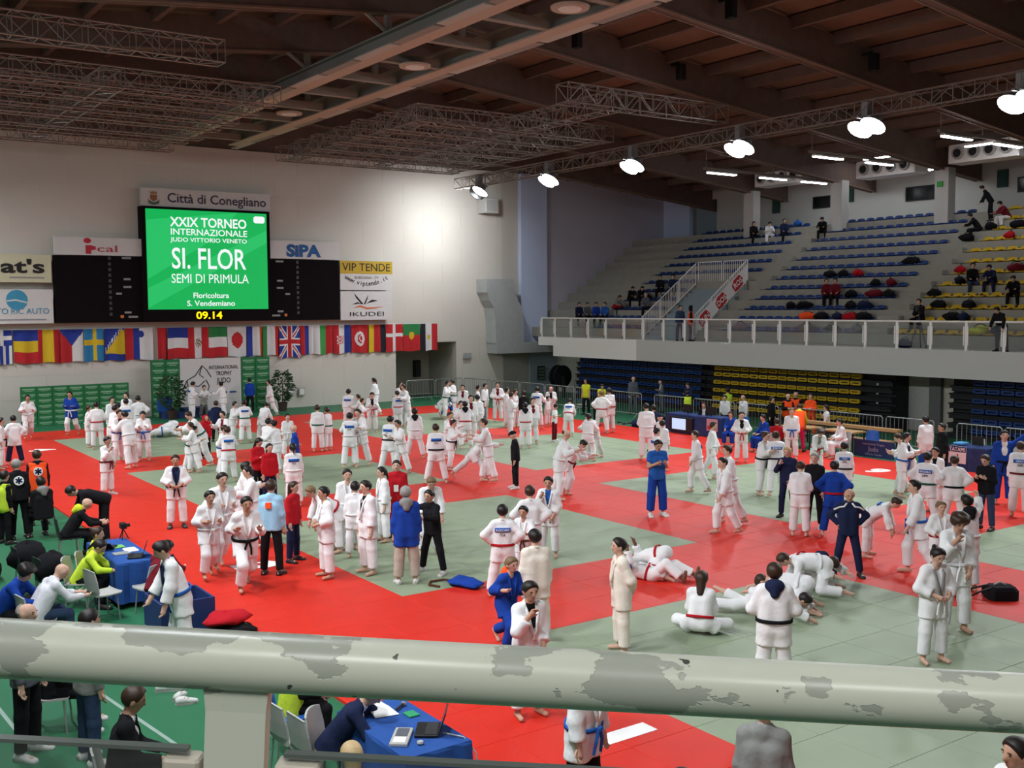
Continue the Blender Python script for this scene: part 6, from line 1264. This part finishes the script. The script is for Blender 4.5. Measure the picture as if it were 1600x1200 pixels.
J(1266, 682, 614, 350, 'cross', 'jk o o -', 'sb', 'medic in orange jacket right of the medics')
J(1247, 706, 632, 175, 'lean', 'jk y i - Vo', 'sb', 'medic from behind with orange vest, yellow sleeves and magenta trousers')
J(1204, 684, 619, 60, 'stand', 'jk k k -', 'sk', 'person in black behind the seated blue gi')
J(1196, 706, 1.68, 300, 'sit', 'gi p p -', 'sk', 'judoka in blue gi sitting beside the blue chair', ch='chair under the judoka in blue next to red jacket')
J(1212, 716, 1.7, 160, 'sit', 'jk r k -', 'sb', 'seated person in red jacket seen from behind', ch='chair under the seated person in red jacket')
J(1133, 676, 616, 350, ('stand', dict(lean=10)), 'sh w k -', 'sk', 'official in white shirt behind the blue table, left')
J(1163, 676, 616, 320, ('stand', dict(lean=8)), 'sh w k -', 'xk', 'bald official in white shirt behind the blue table')
J(1137, 662, 606, 200, 'stand', 'ts q k -', 'sk', 'person in lime shirt behind the white shirted official')
J(1101, 680, 1.7, 340, 'sit', 'su k k - Uw', 'sb', 'official in black suit sitting at right officials table')
J(1074, 664, 610, 190, 'stand', 'jk k k - Vq', 'sk', 'person in lime vest from behind near the barrier')
J(1076, 658, 596, 330, 'phone', 'jk n n -', 'sk', 'guard in dark navy uniform behind the barrier')
J(1143, 696, 1.6, 340, 'sit', 'gi p p -', 'sb', 'judoka in blue gi sitting at the end of right officials table', ch='chair under the judoka in blue at officials table')
J(1446, 738, 649, 215, 'stand', 'gi w p -', 'sk', 'bearded man in white jacket and blue trousers by the barrier')
J(1472, 756, 660, 300, 'stand', 'jk k k -', 'sk', 'man in black jacket standing before TATAMI 6 table', 1)
J(1403, 775, 676, 75, 'grip', 'gi w w b Cn', 'sk', 'judoka with navy lapel gripping his partner, right pair')
J(1427, 772, 680, 285, ('gripbend', dict(lean=26, R=((.3, .2, -.85), (-.3, .75, .25)), L=((.3, .25, -.85), (-.3, .75, .15)))), 'gi w w m', 'sb', 'judoka with maroon belt leaning into partner, right pair')
J(1446, 822, 704, 165, 'hips', 'gi w w g PGRIGORAS/UKR', 'sk', 'judoka from behind with UKR lettering', w=1.1)
J(1461, 800, 698, 330, 'stand', 'gi w w w Uk', 'sk', 'judoka facing camera half hidden behind the UKR back', 1)
J(1489, 826, 710, 183, 'hips', 'gi w w k', 'sb', 'judoka from behind with hands on hips and black belt', w=1.08)
J(1540, 827, 707, 330, 'phone', 'jk k d - Fk', 'sb', 'man in black jacket and jeans near TATAMI 6 table')
J(1566, 787, 670, 10, ('stand', dict(L=((.75, .25, .55), (.65, .35, .75)))), 'gi p p k Uw', 'sk', 'judoka in blue gi raising one arm at right')
J(1592, 808, 688, 178, 'stand', 'gi w w m PGRACI/GBR', 'sb', 'judoka from behind with patch at the right picture edge')
J(1324, 900, 759, 10, ('hips', dict(hp=14)), 'jk n n - TRIM Fk', 'bb', 'coach in navy tracksuit with hands on hips', 1)
J(1354, 869, 1.55, 80, ('bend', dict(lean=60)), 'gi w w w P', 'sb', 'boy bending forward behind the coach')
J(1440, 897, 748, 285, ('walk', {}), 'gi w w b', 'sk', 'judoka with blue belt facing left on the red mat')
J(1466, 908, 782, 25, 'belt', 'gi w w r', 'nd', 'girl judoka with red belt behind the curly haired one', fem=1)
J(1510, 925, 771, 215, ('stand', dict(R=((.5, .5, .2), (.3, .6, .6)))), 'gi w w w Kk', 'sk', 'man with black hair raising an arm, seen from behind at right', 1)
J(1490, 987, 795, 25, ('mouth', dict(hp=28)), 'gi w w w', 'qb', 'tall judoka with curly afro hair looking down', 1)
J(1456, 1034, 850, 35, ('belt', dict(hp=20, side=0)), 'gi w w w Ce', 'nk', 'woman judoka in front at right with white belt', fem=1)
# ---- centre near
J(1093, 992, 1.62, 170, 'lotus', 'gi w w r', 'lb', 'girl with long brown hair sitting cross-legged on green mat', fem=1)
J(1036, 902, 1.7, 250, 'turtle', 'gi w w r', 'sk', 'judoka in white kneeling over in ground fighting on red mat')
J(1020, 905, 1.68, 75, ('supine', {}), 'gi w w r', 'sk', 'judoka in white lying underneath in ground fighting on red mat', 2)
J(1190, 958, 1.7, 80, ('prone', {}), 'gi w w r', 'sk', 'judoka lying flat in the ground group behind the standing back')
J(1256, 955, 1.72, 262, ('turtle', dict(lean=88)), 'gi w w w', 'sb', 'judoka on knees in the ground group at right')
J(1246, 915, 1.7, 60, ('turtle', dict(lean=80)), 'gi w w r Kn', 'sb', 'judoka with navy hood bent over in the ground group')
J(1285, 930, 1.7, 285, ('allfours', {}), 'gi w w w', 'sb', 'judoka crouched at the right of the ground group')
J(1208, 1088, 878, 183, 'belt', 'gi w w k Kn', 'sb', 'judoka from behind with navy hood and black belt near railing', w=1.08)
J(972, 1019, 838, 285, 'behind', 'gi c c - PJUDO/IT', 'sk', 'young man in cream gi side-on with hands behind back')
J(838, 1000, 826, 200, 'stand', 'gi c c -', 'sk', 'judoka in cream gi seen from behind near the railing', w=1.15)
J(782, 1010, 1.5, 40, 'run', 'gi p p -  Ko', 'sd', 'boy in blue gi with orange hood running', 0)
J(825, 1118, 903, 30, 'mouth', 'gi w w - Uk', 'sk', 'young man in open white gi with black shirt just above railing', 1)
J(786, 932, 787, 180, 'hips', 'gi w w r PA.CICCARO/ITA', 'sk', 'judoka from behind with name patch and ITA in centre')
J(823, 908, 790, 340, 'grip', 'gi w w u', 'sk', 'judoka facing camera held by the one with ITA back', 1)
J(829, 896, 757, 190, 'hips', 'gi w w w', 'sb', 'judoka from behind standing in front of the one touching his mouth')
J(858, 870, 742, 350, 'mouth', 'gi w w m Ub', 'sk', 'judoka touching his mouth with blue undershirt', 1)
# ---- left centre group
J(324, 903, 768, 20, 'jog', 'gi w w w', 'sk', 'jogger in white gi with open collar, left of three', 1)
J(341, 889, 739, 25, 'jog', 'gi w w w', 'sk', 'jogger in white gi farther back of three')
J(381, 918, 765, 15, 'run', 'gi w w k', 'sk', 'jogger with black belt in front of three', 1)
J(372, 850, 722, 85, 'grip', 'gi w w w', 'sk', 'judoka facing right gripping his partner behind the joggers')
J(405, 853, 728, 280, 'grip', 'gi w w w', 'sk', 'judoka facing left gripped by partner behind the joggers')
J(425, 898, 748, 160, 'stand', 'jk l k - BACKLOGO Fk', 'sb', 'person in light blue hooded top seen from behind')
J(458, 877, 751, 60, 'stand', 'jk r n -', 'lb', 'woman in red hooded top and dark trousers', fem=1)
J(512, 902, 758, 290, 'belt', 'gi w w -', 'sk', 'judoka in loose white gi facing left beside the red top woman', 1)
J(526, 862, 1.68, 290, ('bend', dict(lean=55)), 'gi w w r', 'sd', 'judoka bending down behind the group in centre')
J(544, 858, 731, 10, 'stand', 'gi w w w', 'sk', 'young judoka facing camera in the centre group', fem=1)
J(556, 872, 752, 170, 'stand', 'gi w w w', 'sk', 'judoka from behind beside the one with black shirt')
J(577, 896, 748, 300, 'stand', 'gi w w - Uk', 'sk', 'judoka with open jacket and black shirt looking left')
J(601, 846, 728, 290, 'stand', 'gi w w w', 'pk', 'girl judoka with dark hair left of the red hooded man', fem=1)
J(622, 838, 717, 350, 'stand', 'jk r r - BADGE', 'sk', 'man in red hooded top wearing a white badge')
J(636, 912, 758, 185, 'stand', 'gi p t - Ke Fw', 'sg', 'man in blue jacket and beige trousers seen from behind')
J(677, 895, 761, 320, ('wide', dict(R=((.75, .35, -.15), (.5, .8, -.25)), L=((.3, .6, -.6), (-.6, .7, .1)), lean=6)), 'jk k k - Fw', 'sk', 'man in black demonstrating a throw grip on man in blue', 1)
J(671, 866, 1.72, 10, ('lean', dict(lean=22)), 'gi w w w', 'sd', 'blond judoka bowing behind the man in black')
# ---- officials at left
J(32, 842, 716, 190, ('stand', dict(lean=12)), 'jk k k - STAR', 'sg', 'medic in black jacket with star emblem seen from behind')
J(62, 820, 702, 185, 'stand', 'jk k k - Vo STAR', 'sb', 'medic in orange vest with star emblem seen from behind')
J(70, 842, 1.78, 200, 'sit', 'jk k k - Ke', 'sk', 'person in dark jacket with grey hood sitting at left', w=1.1)
J(8, 850, 735, 120, 'stand', 'jk k k - Vq', 'sk', 'person in black and lime at the left picture edge')
J(108, 872, 1.7, 95, 'sitlean', 'jk k k - Ky', 'xk', 'bald man in black and yellow jacket sitting by left table', ch='dark chair under the bald man by left table')
J(165, 846, 1.75, 280, ('bend', dict(lean=70)), 'jk k k -', 'sk', 'man in black bending over beside the left table', w=1.1)
J(126, 948, 1.62, 70, 'sitlean', 'jk q k -', 'pk', 'woman in lime top sitting at left table, nearer', fem=1, ch='grey chair under the woman in lime top')
J(146, 938, 1.66, 75, 'sit', 'jk y k -', 'nb', 'woman in yellow top sitting at left table, farther', fem=1, ch='grey chair under the woman in yellow top')
J(6, 1008, 1.74, 60, 'sitlean', 'jk p k -', 'qk', 'large person in blue top sitting at left edge above railing', w=1.15, ch='chair under the large person in blue top')
J(58, 1014, 1.76, 110, ('sitlean', dict(hp=25)), 'jk v d -', 'xk', 'bald man in pale grey jacket sitting with phone', w=1.08, ch='chair under the man in pale grey jacket')
J(44, 1180, 938, 60, 'stand', 'jk a k - Fw', 'bg', 'elderly bald man standing at left, partly behind railing')
J(140, 1192, 950, 110, 'stand', 'jk e d - Fw', 'sk', 'person in grey top and jeans standing behind railing at left')
J(84, 1140, 1.7, 80, 'sit', 'jk k k - Fw', 'sk', 'seated person in black trousers seen below the railing at left', ch='chair under the seated person in black trousers')
J(288, 1036, 848, 280, ('lean', dict(lean=16)), 'gi w w b Cn', 'sk', 'judoka in white with navy cuffs leaning over a navy box')
J(246, 965, 1.7, 150, 'sitlean', 'jk m k -', 'sk', 'person in maroon jacket sitting beside the left table')
J(192, 1296, 1.85, 85, ('sit', dict(hp=12)), 'su k k - Uw', 'sb', 'man in dark suit sitting at lower left below railing', 1, w=1.1, ch='chair under the man in dark suit at lower left')
J(378, 1290, 1.6, 200, 'sit', 'jk k k -', 'sk', 'person in black hidden behind the railing post')
J(522, 1235, 1.75, 70, ('sitlean', dict(lean=38)), 'su n k - Uw', 'sk', 'man in navy suit leaning over papers at near table', w=1.1, ch='chair under the man in navy suit at near table')
J(556, 1386, 1.62, 190, 'sit', 'jk k k -', 'ly', 'blond person with head just visible below near table', fem=1)
J(455, 1168, 1.6, 100, 'sit', 'jk k k - Vq', 'sk', 'person with lime vest sitting on blue chair behind railing')
J(910, 1286, 1010, 55, ('stand', dict(lean=6)), 'gi w k b', 'sk', 'judoka in white jacket and black trousers below the railing')
J(1190, 1394, 1.72, 175, 'stand', 'jk e k -', 'sk', 'person in grey sweater seen from behind below the railing', w=1.1)
J(1064, 1560, 1.7, 180, 'stand', 'gi w w w', 'sk', 'judoka at the bottom picture edge with only black hair showing')
J(1588, 1496, 1147, 310, 'stand', 'gi w w - Cn', 'sk', 'dark haired man in white gi at lower right corner', 1)
# ---- upper stand
U(1176, 10, 20, 'sit', 'jk k k -', 'lk', 'spectator in black with long hair before the first column')
U(1200, 10, 10, 'sitlean', 'jk w w -', 'sk', 'spectator in white sitting right of the first column')
U(1224, 10, 15, 'sit', 'jk n k -', 'lk', 'spectator in navy with long hair between the columns')
U(1285, 10, 350, 'sitlean', 'jk k k -', 'sk', 'lone spectator in black left of the second column')
U(1546, 10, 270, 'lean', 'jk k k -', 'sk', 'spectator in black standing bent over at top right')
U(1528, 9, 280, 'sitlean', 'jk k k -', 'sk', 'spectator in black sitting beside the bent one at top right')
U(1572, 10, 300, 'sitlean', 'jk m w -', 'sk', 'spectator in maroon sitting at top right')
U(1291, 3, 10, 'sit', 'jk m k -', 'sk', 'spectator in maroon jacket on middle seats, left of two')
U(1306, 3, 350, 'sit', 'jk m k -', 'sk', 'spectator in maroon jacket on middle seats, right of two')
U(1519, 4, 10, 'sit', 'jk k d -', 'sk', 'spectator in black and jeans on the yellow seats')
U(1551, 4, 340, 'sitlean', 'jk n n - Kw', 'sk', 'spectator in navy and white on the yellow seats')
U(1586, 3, 350, 'sitlean', 'jk k k -', 'sk', 'spectator in black at the right picture edge on yellow seats')
U(1439, 1, 330, 'sit', 'jk k k -', 'sb', 'camera operator in black sitting behind a tripod')
U(1598, 0, 330, 'lean', 'jk k k -', 'sk', 'person in black leaning on balcony rail at right edge', dx=-1.2, dz=-.49)
U(1089, 0, 20, ('stand', {}), 'jk d n -', 'sk', 'person in blue grey leaning at the balcony rail, left of two', dx=-1.1, dz=-.49)
U(1103, 0, 90, ('stand', {}), 'jk k k - Vo', 'hk', 'person in black and red at the balcony rail, right of two', dx=-1.0, dz=-.49)
U(904, 1, 20, 'sit', 'jk n k -', 'sk', 'spectator sitting at the left end by the blue wall, first')
U(917, 1, 20, 'sit', 'jk a k -', 'sk', 'spectator sitting at the left end by the blue wall, second')
U(931, 1, 10, 'sit', 'jk p k -', 'sk', 'spectator sitting at the left end by the blue wall, third')
U(946, 1, 340, 'sit', 'jk b k -', 'sb', 'spectator in blue sitting at the left end by the blue wall')
U(963, 2, 30, 'sitlean', 'jk e k -', 'lb', 'spectator in grey sitting sideways left of the stairway')
U(1009, 2, 0, 'sit', 'jk a k - Ke', 'sg', 'spectator in grey hood left of the stairway')
U(1032, 4, 350, 'sit', 'jk k k -', 'sb', 'spectator in black high left of the stairway')
U(1052, 4, 350, 'sit', 'jk n k -', 'sk', 'spectator in navy high left of the stairway, right one')
for k, px in enumerate((985, 1000)): U(px, 3, 20, 'sitlean', 'jk k k -', 'sk', ['spectator in black bent forward left of the stairway, left', 'spectator in black bent forward left of the stairway, right'][k])
tp = empty('camera_tripod', (35.9, on_x(1436, 520, 35.9).y, 3.3), 0, 'black video camera on tripod behind the balcony glass', 'tripod')
for a in range(3): MB().tube([(0, 0, 1.15), (.35*math.cos(a*2.1+.4), .35*math.sin(a*2.1+.4), 0)], .02, 6, M_BLACK).build('leg', None, tp)
MB().tube([(0, 0, 1.1), (0, 0, 1.4)], .025, 6, M_BLACK).build('column', None, tp); MB().bevbox((-.2, -.08, 1.4), (.2, .08, 1.6), .03, M_BLACK).build('camera_body', None, tp)
bag(Vector((35.7, on_x(1413, 540, 35.7).y, 3.3)), (.6, .4, .35), cloth('n'), 'navy bag on the balcony floor beside the tripod', 77)
# blue paper bag carried by the grey haired man, shoulder bag
p = at(1281, 796, 0); e = empty('paper_bag', (p.x, p.y, .38), 0, 'bright blue carrier bag held by the grey haired man', 'bag'); MB().prism([(-.11, 0), (.11, 0), (.09, .36), (-.09, .36)], 'y', -.04, .04, mat('cyan_bag', (.02, .25, .55), .5)).build('bag_body', None, e); MB().tube([(-.05, 0, .36), (-.03, 0, .45), (.03, 0, .45), (.05, 0, .36)], .008, 5, M_WHITE).build('handle', None, e)
print('people', NP[0], 'objects', len(bpy.data.objects), 'tris', sum(len(m.loop_triangles) if m.loop_triangles else len(m.polygons)*2 for m in bpy.data.meshes), 'time', round(time.time()-T0, 1))
